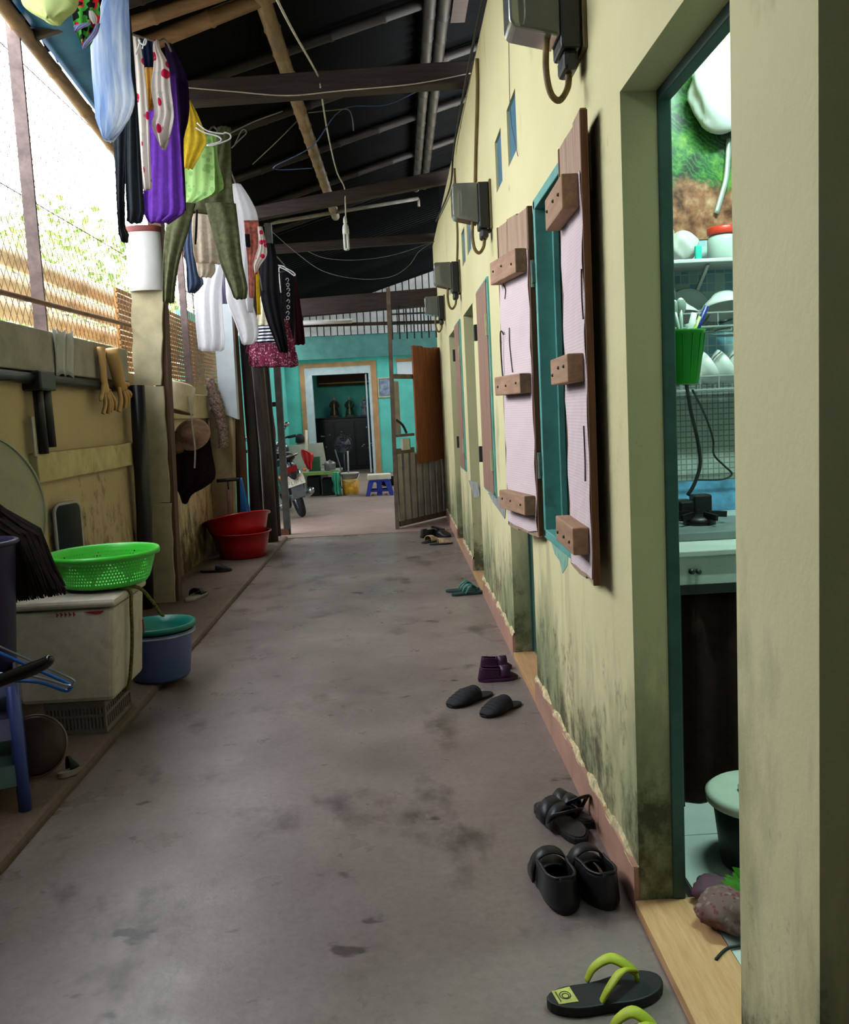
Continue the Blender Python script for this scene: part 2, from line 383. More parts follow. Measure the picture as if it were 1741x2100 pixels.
def shutter(label, A, B, z0, z1, side):
    # A hinge end (x,y), B free end (x,y): three planks, paper over them, three battens
    A = Vector((*A, 0)); B = Vector((*B, 0)); u = (B-A).normalized(); nrm = Vector((u.y, -u.x, 0))
    if nrm.x > 0: nrm = -nrm
    L = (B-A).length; up = Vector((0, 0, 1))
    t = thing('window_shutter', label, 'shutter', ((A+B)/2+up*z0), 'open window shutters')
    n = 3
    for k in range(n):
        s0, s1 = L*k/n+.001, L*(k+1)/n-.001; jt = rnd.uniform(-.012, .012)
        MB().prism([(s0, z0+rnd.uniform(-.01, .012)), (s1, z0+rnd.uniform(-.01, .012)), (s1, z1+jt), (s0, z1+jt*.3)], A, u, up, -nrm*.016).build('plank', SHW, t)
    N = 24; pb = MB(); lo = z0+.012; hi = z1-.155
    def edge(f, s): return s+.004*math.sin(37*f+s*20)+rnd.uniform(-.003, .003)
    le = [edge(k/N, .006) for k in range(N+1)]; re = [edge(k/N, L-.005) for k in range(N+1)]
    vs = []; fs = []
    for k in range(N+1):
        zz = lo+(hi-lo)*k/N
        for q in range(5):
            s_ = le[k]+(re[k]-le[k])*q/4; vs.append(A+u*s_+up*(zz+(rnd.uniform(-.008, .008) if k in (0, N) else 0))+nrm*(.003+.002*math.sin(k*1.3+q*2)))
    for k in range(N):
        for q in range(4): fs.append((k*5+q, k*5+q+1, (k+1)*5+q+1, (k+1)*5+q))
    pb.add(vs, fs); pb.build('pink_paper', PAPER, t, solid=.0016)
    H = z1-z0
    for q, fz in enumerate((.095, .475, .845)):
        zc = z0+H*fz; hh = .038 if q != 2 else .045
        MB().prism([(.015, zc-hh), (L-.03, zc-hh), (L-.03, zc+hh), (.015, zc+hh)], A+nrm*.004, u, up, nrm*.045).build('batten', BATTEN, t, bevel=.004)
        for s_ in (.06, L*.5, L-.08):
            p = A+nrm*.05+u*s_+up*(zc+rnd.uniform(-.01, .01)); MB().ell(p, .005, .005, .005, 6, 4).build('nail_head', IRON, t)
    eb = MB().prism([(L-.002, z0), (L+.006, z0), (L+.006, z1), (L-.006, z1)], A-nrm*.017, u, up, nrm*.019); eb.build('edge_strip', BROWNEDGE, t)
    e2 = MB().prism([(-.012, z0), (.004, z0), (.004, z1), (-.012, z1)], A-nrm*.017, u, up, nrm*.019); e2.build('edge_strip', BROWNEDGE, t)
    for fz in (.22, .80):
        p = A+up*(z0+H*fz)-nrm*.01-u*.015
        hb = MB().tube([p-up*.05, p+up*.05], .010, 8); hb.box(p.x-.006, p.x+.03, p.y-.02, p.y+.02, p.z-.035, p.z+.035); hb.build('hinge', HINGE, t)
    return t, A, u, nrm, L
s1 = shutter('pink papered window shutter nearest the open kitchen doorway', (.520, 2.735), (.512, 2.39), .81, 2.045, 1)
s2 = shutter('pink papered window shutter on the far side of the turquoise window', (.530, 3.455), (.462, 3.83), .80, 2.04, 1)
# hook wire, cracks and torn bits on the shutters
t, A, u, nrm, L = s2
MB().tube(smoothpts([A+u*(L-.06)+Vector((0, 0, 1.60))+nrm*.01, A+u*(L-.03)+Vector((0, 0, 1.605))+nrm*.015, A+u*(L-.03)+Vector((0, 0, 1.43))+nrm*.012, A+u*(L-.07)+Vector((0, 0, 1.425))+nrm*.012], 5), .003, 6).build('wire_hook', IRON, t)
tear = mat('paper_tear', (70, 54, 50), .9)
for (sh_t, pts) in ((s2, [(.07, .98), (.10, .955), (.085, .92)]), (s2, [(.13, .80), (.125, .74), (.14, .66), (.15, .62)]), (s1, [(.335, .83), (.33, .76), (.34, .70)]), (s1, [(.30, .42), (.305, .33), (.298, .27)])):
    t, A, u, nrm, L = sh_t
    MB().tube(smoothpts([A+u*(L-a if sh_t is s2 else a)+Vector((0, 0, .82+b_))+nrm*.007 for a, b_ in pts], 4), .0022, 5).build('paper_tear', tear, t)
def patch(nm, poly, m, d=.004):
    P_ = [PX(x, y, WX) for x, y in poly]; MB().prism([(p.y, p.z) for p in P_], (WX+.002, 0, 0), (0, 1, 0), (0, 0, 1), (-d-.002, 0, 0)).build(nm, m, wr)
CEM = mat('grey_cement_patch', (150, 150, 144), .9, .12, 14, .3)
patch('cement_patch', [(1002, 1010), (1018, 1016), (1040, 1026), (1036, 1064), (1024, 1046), (1012, 1030)], CEM); patch('cement_patch', [(988, 918), (996, 922), (997, 960), (990, 946)], CEM); patch('cement_patch', [(962, 985), (980, 990), (984, 1018), (972, 1020)], CEM)
patch('paint_smear', [(1130, 1108), (1152, 1112), (1166, 1124), (1164, 1160), (1154, 1176), (1148, 1150), (1138, 1136)], mat('faded_turquoise_smear', (140, 182, 160), .85, .12, 18), .001)
# ---------------------------------------------------------------- left wall, beam, mouldings
wl = struct(MB().box(LX-.16, LX, -2.6, 9.5, -.05, 1.66).build('wall_left', WALLL, origin=(0, 0, 0)), 'stained yellow plaster wall along the left', 'wall')
GREYB = mat('grey_stained_concrete', (168, 162, 148), .85, .12, 5, .25, dirt=((120, 84, 66), .60))
struct(MB().box(LX-.13, LX+.05, 1.0, 6.28, 1.60, 1.82).build('trim_6', GREYB, bevel=.008), 'grey concrete beam on top of the left wall', 'beam')
struct(MB().box(LX-.13, LX+.05, 6.6, 9.4, 1.34, 1.56).build('trim_7', mat('cream_ledge_paint', (196, 178, 136), .85, .1, 5, .2, dirt=((120, 96, 66), .6)), bevel=.008), 'cream ledge behind the hanging hat', 'ledge')
p0 = PX(60, 950, LX); p1 = PX(290, 935, LX)
MOULD = mat('cream_moulding_paint', (206, 190, 138), .85, .1, 6, .3, dirt=((104, 66, 40), .60))
struct(MB().box(LX-.005, LX+.045, p0.y, p1.y, (p0.z+p1.z)/2-.075, (p0.z+p1.z)/2+.075).build('trim_8', MOULD, bevel=.006), 'cream band across the left wall with rust stains', 'moulding')
# ---------------------------------------------------------------- back wall behind the viewer
struct(MB().box(-2.6, .7, -2.75, -2.6, -.1, 4.6).build('wall_back', WALLL, origin=(0, 0, 0)), 'plaster wall closing the near corridor end', 'wall')
# ---------------------------------------------------------------- roof
def corr(x0, x1, y0, y1, zf, n, amp, pitch):
    b = MB(); k = int((y1-y0)/pitch)*4
    def fn(i, j):
        x = x0+(x1-x0)*j; y = y0+(y1-y0)*i; return Vector((x, y, zf(x)+amp*math.sin(2*math.pi*(y-y0)/pitch)))
    return b.grid(fn, k+1, n)
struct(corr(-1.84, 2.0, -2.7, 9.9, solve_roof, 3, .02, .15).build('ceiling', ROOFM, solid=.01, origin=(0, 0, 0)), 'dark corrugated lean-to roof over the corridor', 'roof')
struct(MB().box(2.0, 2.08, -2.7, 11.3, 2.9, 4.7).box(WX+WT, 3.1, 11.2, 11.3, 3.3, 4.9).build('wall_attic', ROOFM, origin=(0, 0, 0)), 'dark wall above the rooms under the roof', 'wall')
# ---------------------------------------------------------------- kitchen room behind the open door
ROOMW = mat('pale_green_room_paint', (150, 160, 150), .8, .05, 4)
RX, RY0, RY1 = 2.5, 1.28, 3.62
struct(MB().box(WX+WT, RX, RY1, RY1+.1, 0, 3.0).build('wall_kitchen', ROOMW, origin=(0, 0, 0)), 'kitchen wall with the garden poster', 'wall')
struct(MB().box(RX, RX+.1, RY0-.1, RY1+.1, 0, 3.0).build('wall_kitchen_back', ROOMW, origin=(0, 0, 0)), 'plain back wall of the kitchen', 'wall')
struct(MB().box(WX+WT, RX, RY0-.1, RY0, 0, 3.0).build('wall_kitchen_near', ROOMW, origin=(0, 0, 0)), 'near partition wall of the kitchen', 'wall')
struct(MB().box(WX, RX+.1, RY0-.1, RY1+.1, 3.0, 3.08).build('ceiling_kitchen', ROOMW, origin=(0, 0, 0)), 'flat kitchen ceiling', 'ceiling')
kf = struct(MB().box(WX+WT+.05, RX, RY0, RY1, -.1, .018).build('floor_kitchen', mat('tile_grout', (120, 128, 122), .9), origin=(0, 0, 0)), 'pale tiled kitchen floor', 'floor')
TILE = mat('pale_floor_tile', (196, 206, 196), .3, .05, 4, dirt=((160, 168, 158), .66))
for i in range(5):
    for j in range(6):
        x0 = WX+WT+.052+i*.40; y0 = RY0+.03+j*.40
        x1, y1 = min(x0+.397, RX), min(y0+.397, RY1)
        if x1-x0 > .03 and y1-y0 > .03: MB().box(x0, x1, y0, y1, .01, .024).build('floor_tile', TILE, kf)
# ---------------------------------------------------------------- far house: turquoise facade, door, altar room
FY = 19.9
dl, dr, dt = PY(630, 860, FY).x, PY(766, 860, FY).x, PY(700, 752, FY).z
fac = MB().box(-4.4, dl, FY, FY+.15, 0, 3.0).box(dr, 3.0, FY, FY+.15, 0, 3.0).box(dl, dr, FY, FY+.15, dt, 3.0)
struct(fac.build('wall_facade', TEAL, origin=(0, 0, 0)), 'turquoise house front at the corridor end', 'wall')
ORG = mat('ochre_surround', (190, 142, 96), .8, .1, 5)
WHT = mat('grey_white_door_paint', (200, 212, 214), .55, .06, 5)
d = thing('door_6', None, None, ((dl+dr)/2, FY, 0)); struct(d, 'white double framed house door with ochre surround', 'door')
MB().box(dl-.10, dl, FY-.03, FY+.1, 0, dt+.1).box(dr, dr+.12, FY-.03, FY+.1, 0, dt+.1).box(dl, dr, FY-.03, FY+.1, dt, dt+.1).build('surround', ORG, d)
MB().box(dl, dl+.16, FY-.02, FY+.16, 0, dt-.161).box(dl, dr, FY-.02, FY+.16, dt-.16, dt).box(dr-.06, dr, FY-.02, FY+.16, 0, dt-.161).build('door_frame', WHT, d)
lf = MB()                                         # right leaf standing open towards the viewer
lf.prism([(0, .02), (.42, .02), (.42, dt-.18), (0, dt-.18)], (dr-.10, FY+.02, 0), (-.05, .99, 0), (0, 0, 1), (-.03, 0, 0))
lf.build('door_leaf', WHT, d, bevel=.005)
INY = FY+2.1
struct(MB().box(-2.6, 1.2, INY, INY+.1, 0, 3).build('wall_altar', TEAL, origin=(0, 0, 0)), 'turquoise wall behind the altar cabinet', 'wall')
struct(MB().box(-2.7, -2.6, FY+.15, INY, 0, 3).box(1.2, 1.3, FY+.15, INY, 0, 3).build('wall_altar_sides', TEAL, origin=(0, 0, 0)), 'side walls of the altar room', 'wall')
struct(MB().box(-2.7, 1.3, FY+.1, INY+.1, 3, 3.1).build('ceiling_altar', WHT, origin=(0, 0, 0)), 'altar room ceiling', 'ceiling')
struct(MB().box(-2.7, 1.3, FY, INY, -.1, .01).build('floor_altar', FLOOR2, origin=(0, 0, 0)), 'altar room floor', 'floor')
# upper front: ribbed translucent sheets over a darker grey green band
CORR = mat('ribbed_grey_sheet', (168, 168, 166), .6, .1, 4, dirt=((120, 112, 106), .6))
GRN = mat('grey_green_band', (74, 122, 116), .8, .1, 4)
z1 = PY(700, 735, FY-.3).z; z2 = PY(700, 688, FY-.3).z; z3 = PY(700, 628, FY-.3).z
struct(MB().box(-4.4, 3.0, FY-.36, FY-.3, z1, z2).build('wall_upper_band', GRN, origin=(0, 0, 0)), 'grey green band above the turquoise house front', 'wall')
cs = MB(); n = 52; w = 7.4/n
for i in range(n):
    x = -4.4+i*w; cs.box(x, x+w*.84, FY-.40, FY-.33, z2, 5.0).box(x+w*.84, x+w, FY-.33, FY-.31, z2, 5.0)
struct(cs.build('wall_ribbed_sheet', CORR, origin=(0, 0, 0)), 'ribbed grey sheet panel under the far roof', 'wall')
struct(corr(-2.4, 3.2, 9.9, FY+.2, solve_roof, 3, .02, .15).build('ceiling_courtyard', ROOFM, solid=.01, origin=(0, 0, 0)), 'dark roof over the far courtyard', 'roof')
struct(MB().box(-2.45, -2.35, 10.6, FY+.15, 0, 2.6).build('wall_courtyard_left', TEAL, origin=(0, 0, 0)), 'low turquoise wall on the left of the courtyard', 'wall')
struct(MB().box(3.0, 3.1, 11.3, FY+.15, 0, 3.6).build('wall_courtyard_right', TEAL, origin=(0, 0, 0)), 'low turquoise wall on the right of the courtyard', 'wall')
struct(MB().box(WX+WT, 3.1, 11.2, 11.3, 0, 3.3).build('wall_rooms_end', WALLR, origin=(0, 0, 0)), 'cream end wall of the room row', 'wall')
portal('sky_portal_court_left', (-2.42, 15.2, 2.95), (0, math.radians(-90), 0), .7, 9.2)
portal('sky_portal_court_right', (3.05, 15.6, 4.2), (0, math.radians(90), 0), 1.2, 8.4)
# outside ground and greenery beyond the fence
struct(MB().box(-40, LX-.16, -20, 40, -.4, -.1).build('ground_outside', mat('outside_earth', (120, 112, 84), .95, .15, 1), origin=(0, 0, 0)), 'earth outside the fence', 'ground')
# ================================================================ roof timber, wires, meters, fence
def m_bamboo(name, c1, c2, ax='y'):
    N = NT(name); st = {'y': (10, 1.5, 10), 'x': (1.5, 10, 10), 'z': (10, 10, 1.5)}[ax]
    c = N.ramp(N.noise(3, 5, .6, N.mapping(st)), [(.3, c1), (.7, c2)])
    c = N.mix(N.math('MULTIPLY', N.rng(N.noise(2.3, 4), .55, .7), .6), c, tuple(x*.55 for x in c1))
    return N.done(c, .55, 0, .35)
BAM = m_bamboo('tan_bamboo', (128, 104, 78), (172, 144, 112))
BAMX = m_bamboo('old_bamboo', (116, 86, 62), (156, 122, 92), 'x')
BAMD = m_bamboo('dark_bamboo', (26, 22, 20), (46, 38, 34), 'x')  # near-black variant of the bamboo colour
def bamboo(b, p, q, r, node=.38):
    p = Vector(p); q = Vector(q); L = (q-p).length; n = max(2, int(L/node)); pts = []; rs = []
    off = rnd.uniform(0, node)
    ts = [0.0]
    for i in range(n):
        c = (i*node+off)/L
        if .01 < c < .99: ts += [c-.012/L*1.5, c-.004/L, c+.004/L, c+.012/L*1.5]
    ts.append(1.0)
    for t in sorted(ts):
        k = round((t*L-off)/node); near = abs(t*L-off-k*node) < .006
        pts.append(p.lerp(q, t)); rs.append(r*(1.10 if near else .97))
    return b.tube(pts, rs, 10)
# lengthwise purlins
def purl(label, a, c, r, off, m, cat='bamboo pole', name='bamboo_purlin'):
    p = PR(*a, off); q = PR(*c, off); X = (p.x+q.x)/2
    z = solve_roof(X)+off
    o = bamboo(MB(), (p.x-.03, -2.4, z), (q.x+.04, 11.2, z), r).build(name, m, smooth=True); return tag(o, label, cat, 'bamboo purlins under the roof')
purl('thick pale bamboo purlin crossing above the corridor middle', (530, 0), (664, 390), .05, -.10, BAM)
purl('dark bamboo purlin above the right wall, left one of the pair', (880, 0), (853, 300), .042, -.12, BAMD)
purl('dark bamboo purlin above the right wall, right one of the pair', (908, 0), (872, 300), .046, -.12, BAMD)
p = PR(935, 0, -.14); q = PR(945, 110, -.14)
tag(MB().bar((p.x, -2.3, solve_roof(p.x)-.14), (p.x+.03, 6.6, solve_roof(p.x)-.14), .10, .05).build('roof_plank', DARKWOOD), 'dark flat plank beside the paired bamboo purlins', 'plank')
# cross rafters following the slope
k = 0
names = ['nearest', 'second', 'third', 'fourth', 'fifth', 'sixth', 'seventh']
for Y in (4.05, 5.05, 6.3, 7.4, 8.6, 9.8, 11.0):
    o = bamboo(MB(), (-1.8, Y, solve_roof(-1.8)-.065), (1.85, Y+.1, solve_roof(1.85)-.065), .038).build('bamboo_rafter', BAMD, smooth=True)
    tag(o, '%s dark bamboo rafter from the viewer, rising to the right' % names[k], 'bamboo rafter', 'sloping bamboo rafters'); k += 1
for (a, c, r, lab) in (((322, 82), (505, 8), .048, 'thick bamboo rafter end catching light above the hanging clothes'), ((292, 42), (450, -12), .04, 'orange lit bamboo rafter end at the top left')):
    p = PR(*a, -.10); q = PR(*c, -.10); d_ = (q-p).normalized()
    q2 = p+(q-p)*1.0; 
    o = bamboo(MB(), p-d_*.25, Vector((q.x, q.y, q.z))+d_*.5, r, .45).build('bamboo_rafter', BAMX, smooth=True); tag(o, lab, 'bamboo rafter', 'sloping bamboo rafters')
# tie beams
def tie(label, pr, pl, w, h, m=DARKWOOD, extra=.55):
    r = PX(*pr, WX+.05); l = PY(*pl, r.y); d_ = (l-r).normalized(); l2 = l+d_*extra
    o = MB().bar(r, l2, w, h).build('tie_beam', m, bevel=.008); tag(o, label, 'beam', 'roof tie beams'); return r, l
T1 = tie('nearest dark timber tie beam crossing under the roof', (972, 152), (388, 194), .12, .135)
T2 = tie('sloping dark tie beam above the hanging energy saving bulb', (922, 362), (530, 438), .10, .115, extra=.35)
T3 = tie('brownish tie beam crossing behind the hanging bulb', (897, 487), (566, 511), .10, .10)
T4 = tie('low dark beam at the far edge of the corridor roof', (905, 608), (618, 632), .14, .20, extra=1.2)
tp = PX(858, 407, WX-.16); tl = PY(540, 460, tp.y)
tag(MB().tube([tp, tl], .022, 10).tube([tp, tp+Vector((0, 0, -.09))], .016, 8).build('grey_pipe', mat('dusty_grey_pipe', (128, 122, 112), .6), smooth=True), 'thin grey pipe with a bent end below the sloping tie beam', 'pipe')
# ---- cords
WHC = mat('white_cord', (196, 190, 178), .7); BLC = mat('blue_cord', (70, 90, 140), .6); GYC = mat('grey_cord', (120, 116, 110), .7); YLC = mat('yellowed_cable', (120, 100, 54), .6)
def wire(label, pts, r, m, name='cord', cat='cord', k=6, parent=None):
    o = MB().tube(smoothpts(pts, k), r, 6).build(name, m, parent, smooth=True)
    if parent is None: tag(o, label, cat, 'cords under the roof')
    return o
y1, y2 = T1[0].y-.07, T2[0].y-.06
bulb = PY(709, 475, y2)
lamp = thing('hanging_lamp', 'white energy saving bulb hanging on a long white cord', 'lamp', (bulb.x, y2, PY(709, 510, y2).z))
wire(None, [PY(556, -25, 3.9), PY(600, 62, 4.6), PY(652, 155, y1), PY(658, 187, y1+.05), PY(672, 272, y1+1.0), PY(690, 350, y2-.3), PY(706, 384, y2), PY(708, 415, y2), PY(709, 446, y2)], .006, WHC, 'lamp_cord', parent=lamp)
zt, zb = PY(709, 443, y2).z, PY(709, 512, y2).z; H = zt-zb; bx, by = bulb.x, y2
WPL = plastic('white_bulb_plastic', (206, 204, 196))
MB().lathe([(.006, zt-zb), (.016, H*.93), (.018, H*.80), (.013, H*.78), (.026, H*.70), (.030, H*.58), (.030, H*.46), (.020, H*.44)], (bx, by, zb), 16).build('lamp_holder', WPL, lamp, smooth=True)
bt = MB()
for dx, dy in ((-.014, -.014), (.014, -.014), (-.014, .014), (.014, .014)): bt.tube([(bx+dx, by+dy, zb), (bx+dx, by+dy, zb+H*.46)], .0125, 8)
for i_, (dx, dy) in enumerate(((0, -.014), (0, .014))): bt.tube([(bx-.014, by+dy, zb+.004), (bx+.014, by+dy, zb+.004)], .011, 8)
bt.build('bulb_tubes', mat('unlit_bulb_glass', (216, 218, 208), .3, .03), lamp, smooth=True)
wire('pale cord slung along the nearest tie beam', [PY(386, 180, y1), PY(480, 188, y1), PY(590, 196, y1), PY(700, 186, y1), PY(850, 172, y1), PY(965, 150, y1)], .004, WHC)
wire('blue cord sagging between the purlins', [PY(640, 345, 6.9), PY(560, 345, 6.9), PY(640, 300, 6.6), PY(700, 225, 6.5), PY(790, 215, 6.5), PY(850, 190, 6.5), PY(920, 155, 6.2)], .004, BLC)
wire('taut grey cord rising left of the pale bamboo purlin', [PR(518, 337, -.06), PR(570, 288, -.12), PR(615, 242, -.06)], .004, GYC)
wire('short knotted grey cord right of the pale bamboo purlin', [PY(632, 231, 6.4), PY(682, 226, 6.4), PY(712, 224, 6.4), PY(722, 240, 6.4), PY(725, 268, 6.4)], .004, GYC)
wire('grey cord running from the hangers up to the tie beam', [PY(470, 275, 6.2), PY(520, 250, 6.2), PY(580, 228, 6.2)], .004, GYC)
y3 = T3[0].y-.2
wire('deep sagging thin wire below the brownish tie beam', [PY(552, 470, y3), PY(612, 522, y3), PY(665, 557, y3), PY(735, 572, y3), PY(800, 568, y3), PY(838, 545, y3), PY(860, 515, y3), PY(893, 494, y3)], .0035, GYC)
wire('shallow sagging thin wire below the brownish tie beam', [PY(632, 516, y3), PY(670, 530, y3), PY(735, 533, y3), PY(810, 522, y3), PY(893, 494, y3)], .0035, GYC)
# ---- electricity meters on the right wall
MBLK = plastic('black_meter_base', (26, 27, 30), .4); MGRY = mat('smoky_meter_cover', (70, 70, 66), .18, .1, 8, spec=.6)
MGLS = NT('clear_meter_plastic').done((150, 154, 148), .12, 0, .6, Transmission_Weight=.6, IOR=1.3)
MATS['wirebrown'] = mat('brown_meter_cable', (112, 90, 52), .6, .25, 40)
def meter(label, px, py, s=1.0):
    w = PX(px, py, WX); Y, z = w.y, w.z
    t = thing('electricity_meter', label, 'meter', (WX, Y, z-.12), 'electricity meters on the cream wall')
    MB().box(WX-.012, WX, Y-.07, Y+.075, z-.12, z+.13).build('back_plate', mat('meter_board_wood', (120, 104, 70), .8), t, bevel=.003)
    bb = MB().box(WX-.07, WX-.012, Y-.062, Y+.062, z-.115, z+.12); bb.build('meter_base', MBLK, t, bevel=.008)
    MB().box(WX-.062, WX-.02, Y-.05, Y+.05, z-.165, z-.115).build('terminal_cover', MBLK, t, bevel=.012)
    cv = MB().prism([(-.070, -.085), (-.195, -.055), (-.205, -.040), (-.205, .105), (-.195, .118), (-.070, .118)], (WX, Y-.06, z), (1, 0, 0), (0, 0, 1), (0, .12, 0))
    cv.build('meter_cover', MGLS, t, bevel=.008)
    MB().box(WX-.16, WX-.075, Y-.045, Y+.045, z-.03, z+.10).build('meter_works', MGRY, t, bevel=.01)
    MB().box(WX-.115, WX-.075, Y-.047, Y+.047, z-.06, z-.03).build('dial_plate', mat('meter_dial', (196, 190, 160), .5), t)
    MB().tube(smoothpts([(WX-.10, Y-.02, z-.07), (WX-.105, Y-.02, z-.15), (WX-.095, Y-.02, z-.215), (WX-.07, Y-.015, z-.235), (WX-.045, Y-.01, z-.20), (WX-.04, Y, z-.15)], 5), .009, 8).build('cable_loop', MATS['wirebrown'], t, smooth=True)
    return t
meter('large near electricity meter with a cable loop above the shutters', 1192, 22)
meter('electricity meter above the far pink shutter', 1006, 425)
meter('third electricity meter from the viewer, above the plain boarded window', 943.5, 570)
meter('farthest electricity meter near the wooden gate', 912.5, 632)
wire('yellowed cable rising from the second meter to the roof', [PX(974, 392, WX-.012), PX(976, 300, WX-.012), PX(979, 190, WX-.012), PX(978, 120, WX-.012)], .011, YLC, 'wall_cable')
wire('yellowed cable rising from the third meter', [PX(937, 548, WX-.01), PX(938, 480, WX-.01), PX(934, 400, WX-.01), PX(932, 345, WX-.01)], .009, YLC, 'wall_cable')
wire('hair thin wire hanging across the blue vent slots', [PX(1042, -20, WX-.008), PX(1046, 220, WX-.008), PX(1056, 290, WX-.008), PX(1062, 320, WX-.008)], .0018, GYC, 'wall_wire')
wire('dark cable along the top edge of the right wall', [(WX-.02, 4.2, 3.31), (WX-.025, 5.6, 3.29), (WX-.02, 7.0, 3.24), (WX-.02, 7.6, 3.1), (WX-.02, 9.9, 3.31)], .008, mat('dark_cable', (40, 36, 34), .6), 'wall_cable')
# ---- fence on top of the left wall
RUST = mat('rusty_mauve_iron', (112, 94, 92), .6, .2, 14, dirt=((70, 52, 46), .6))
def post(label, a, c, w=.055, X=LX-.045, grp='iron fence posts'):
    p = PX(*a, X); q = PX(*c, X); pz = Vector((X, (p.y+q.y)/2, max(p.z, q.z))); qz = Vector((X, (p.y+q.y)/2, min(p.z, q.z)))
    t = thing('fence_post', label, 'post', (X, pz.y, qz.z), grp)
    MB().box(X-.012, X+.012, pz.y-w*.5, pz.y+w*.5, qz.z, pz.z).build('flange', RUST, t)
    MB().box(X-.012, X+w, pz.y-w*.5-.006, pz.y-w*.5+.012, qz.z, pz.z).build('flange', RUST, t)
    return pz
fa = post('near iron angle post of the wire fence', (12, 10), (86, 690))
fb = post('iron angle post of the wire fence behind the olive trousers', (362, 420), (381, 800), .045)
WIRE = mat('rusty_fence_wire', (112, 84, 62), .6, .2, 20, metal=.3)
cf = thing('chain_link_fence', 'rusty chain link wire fence above the left wall', 'fence', (LX-.07, 5, 1.66))
fw = MB(); Xf = LX-.075; y0, y1, z0, z1 = 1.6, 9.4, 1.62, 3.30; st = .078; asp = 1.5
def seg(c, sgn):
    # line z = z0 + sgn*asp*(y-c), clipped to the panel
    ya, yb = (c, c+(z1-z0)/asp) if sgn > 0 else (c-(z1-z0)/asp, c)
    ya2, yb2 = max(ya, y0), min(yb, y1)
    if yb2-ya2 < .02: return
    n = max(2, int((yb2-ya2)/.029)); pts = []
    for i in range(n+1):
        y = ya2+(yb2-ya2)*i/n; z = z0+asp*(y-c)*(1 if sgn > 0 else -1)
        pts.append((Xf+.004*sgn, y, z))
    fw.tube([pts[0], pts[-1]], .0017, 4)
c = y0-(z1-z0)/asp
while c < y1+(z1-z0)/asp:
    seg(c, 1); seg(c, -1); c += st
tag(fw.build('wire_mesh', WIRE, cf), kind='stuff')
for zz in (1.64, 2.55, 3.29): MB().tube([(Xf, y0, zz), (Xf, y1, zz)], .003, 5).build('tension_wire', WIRE, cf)
bp = PX(-30, 600, LX+.03); bq = PX(272, 669, LX+.03)
tag(bamboo(MB(), (LX+.03, bp.y-1.0, bp.z), bq, .015, .3).build('bamboo_rod', m_bamboo('brown_rod', (116, 82, 56), (150, 112, 80)), smooth=True), 'thin brown bamboo rod laid along the wire fence', 'bamboo rod')
# eave bamboo and blue tarpaulin at the top left
ea = PX(4, 8, LX+.03); eb = PX(212, 275, LX+.03); d_ = (eb-ea)
tag(bamboo(MB(), ea-d_*1.6, eb+d_*.55, .042, .5).build('bamboo_eave_pole', BAM, smooth=True), 'pale bamboo eave pole below the blue tarpaulin', 'bamboo pole')
N = NT('blue_tarpaulin'); cc = N.ramp(N.noise(7, 5), [(.3, (24, 92, 136)), (.7, (44, 128, 172))]); TARP = N.done(cc, .55, 0, .3, Transmission_Weight=0.0)
tb = MB(); E0 = ea-d_*1.6; E1 = eb+d_*.5
def tarpf(i, j):
    b_ = E0.lerp(E1, j); top = Vector((-1.48, b_.y+.05, solve_roof(-1.48)-.10)); b_ = b_+Vector((.03, 0, .045))
    p = b_.lerp(top, i); p.z -= .05*math.sin(math.pi*i)*(1+.4*math.sin(9*j)); return p
tb.grid(tarpf, 9, 26); tag(tb.build('tarpaulin', TARP, smooth=True, solid=.003), 'blue tarpaulin stretched under the eave at top left', 'tarpaulin')
# bamboo rail fence and slatted screen outside
RAIL = m_bamboo('skylit_pale_bamboo', (232, 208, 168), (250, 234, 204))  # base colour lightened to stand in for blown-out sky light
bf = thing('bamboo_fence', 'pale bamboo rail fence outside the wire fence', 'fence', (-2.55, 6, 0))
for (a, b_) in ((78, 546), (85, 598), (90, 649), (95, 700)):
    z = PX(a, b_, -2.55).z; bamboo(MB(), (-2.55, 2.2, z), (-2.55, 12.5, z-.04), .078, .45).build('rail', RAIL, bf, smooth=True)
for yy in (3.4, 5.3, 7.2, 9.1, 11): bamboo(MB(), (-2.66, yy, -.1), (-2.66, yy, 2.45), .05).build('rail_post', RAIL, bf, smooth=True)
sp = thing('bamboo_screen', 'golden slatted bamboo screen outside behind the cream column', 'screen', (-2.08, 8, 1.2))
SL = m_bamboo('golden_slat', (150, 98, 44), (206, 150, 84))
zz = 1.25
while zz < 2.34:
    MB().box(-2.09, -2.075, 7.1, 12.2, zz, zz+.028).build('slat', SL, sp); zz += .040
for yy in (7.12, 8.4, 9.7, 11): MB().box(-2.105, -2.09, yy, yy+.03, -.1, 2.36).build('upright', SL, sp)
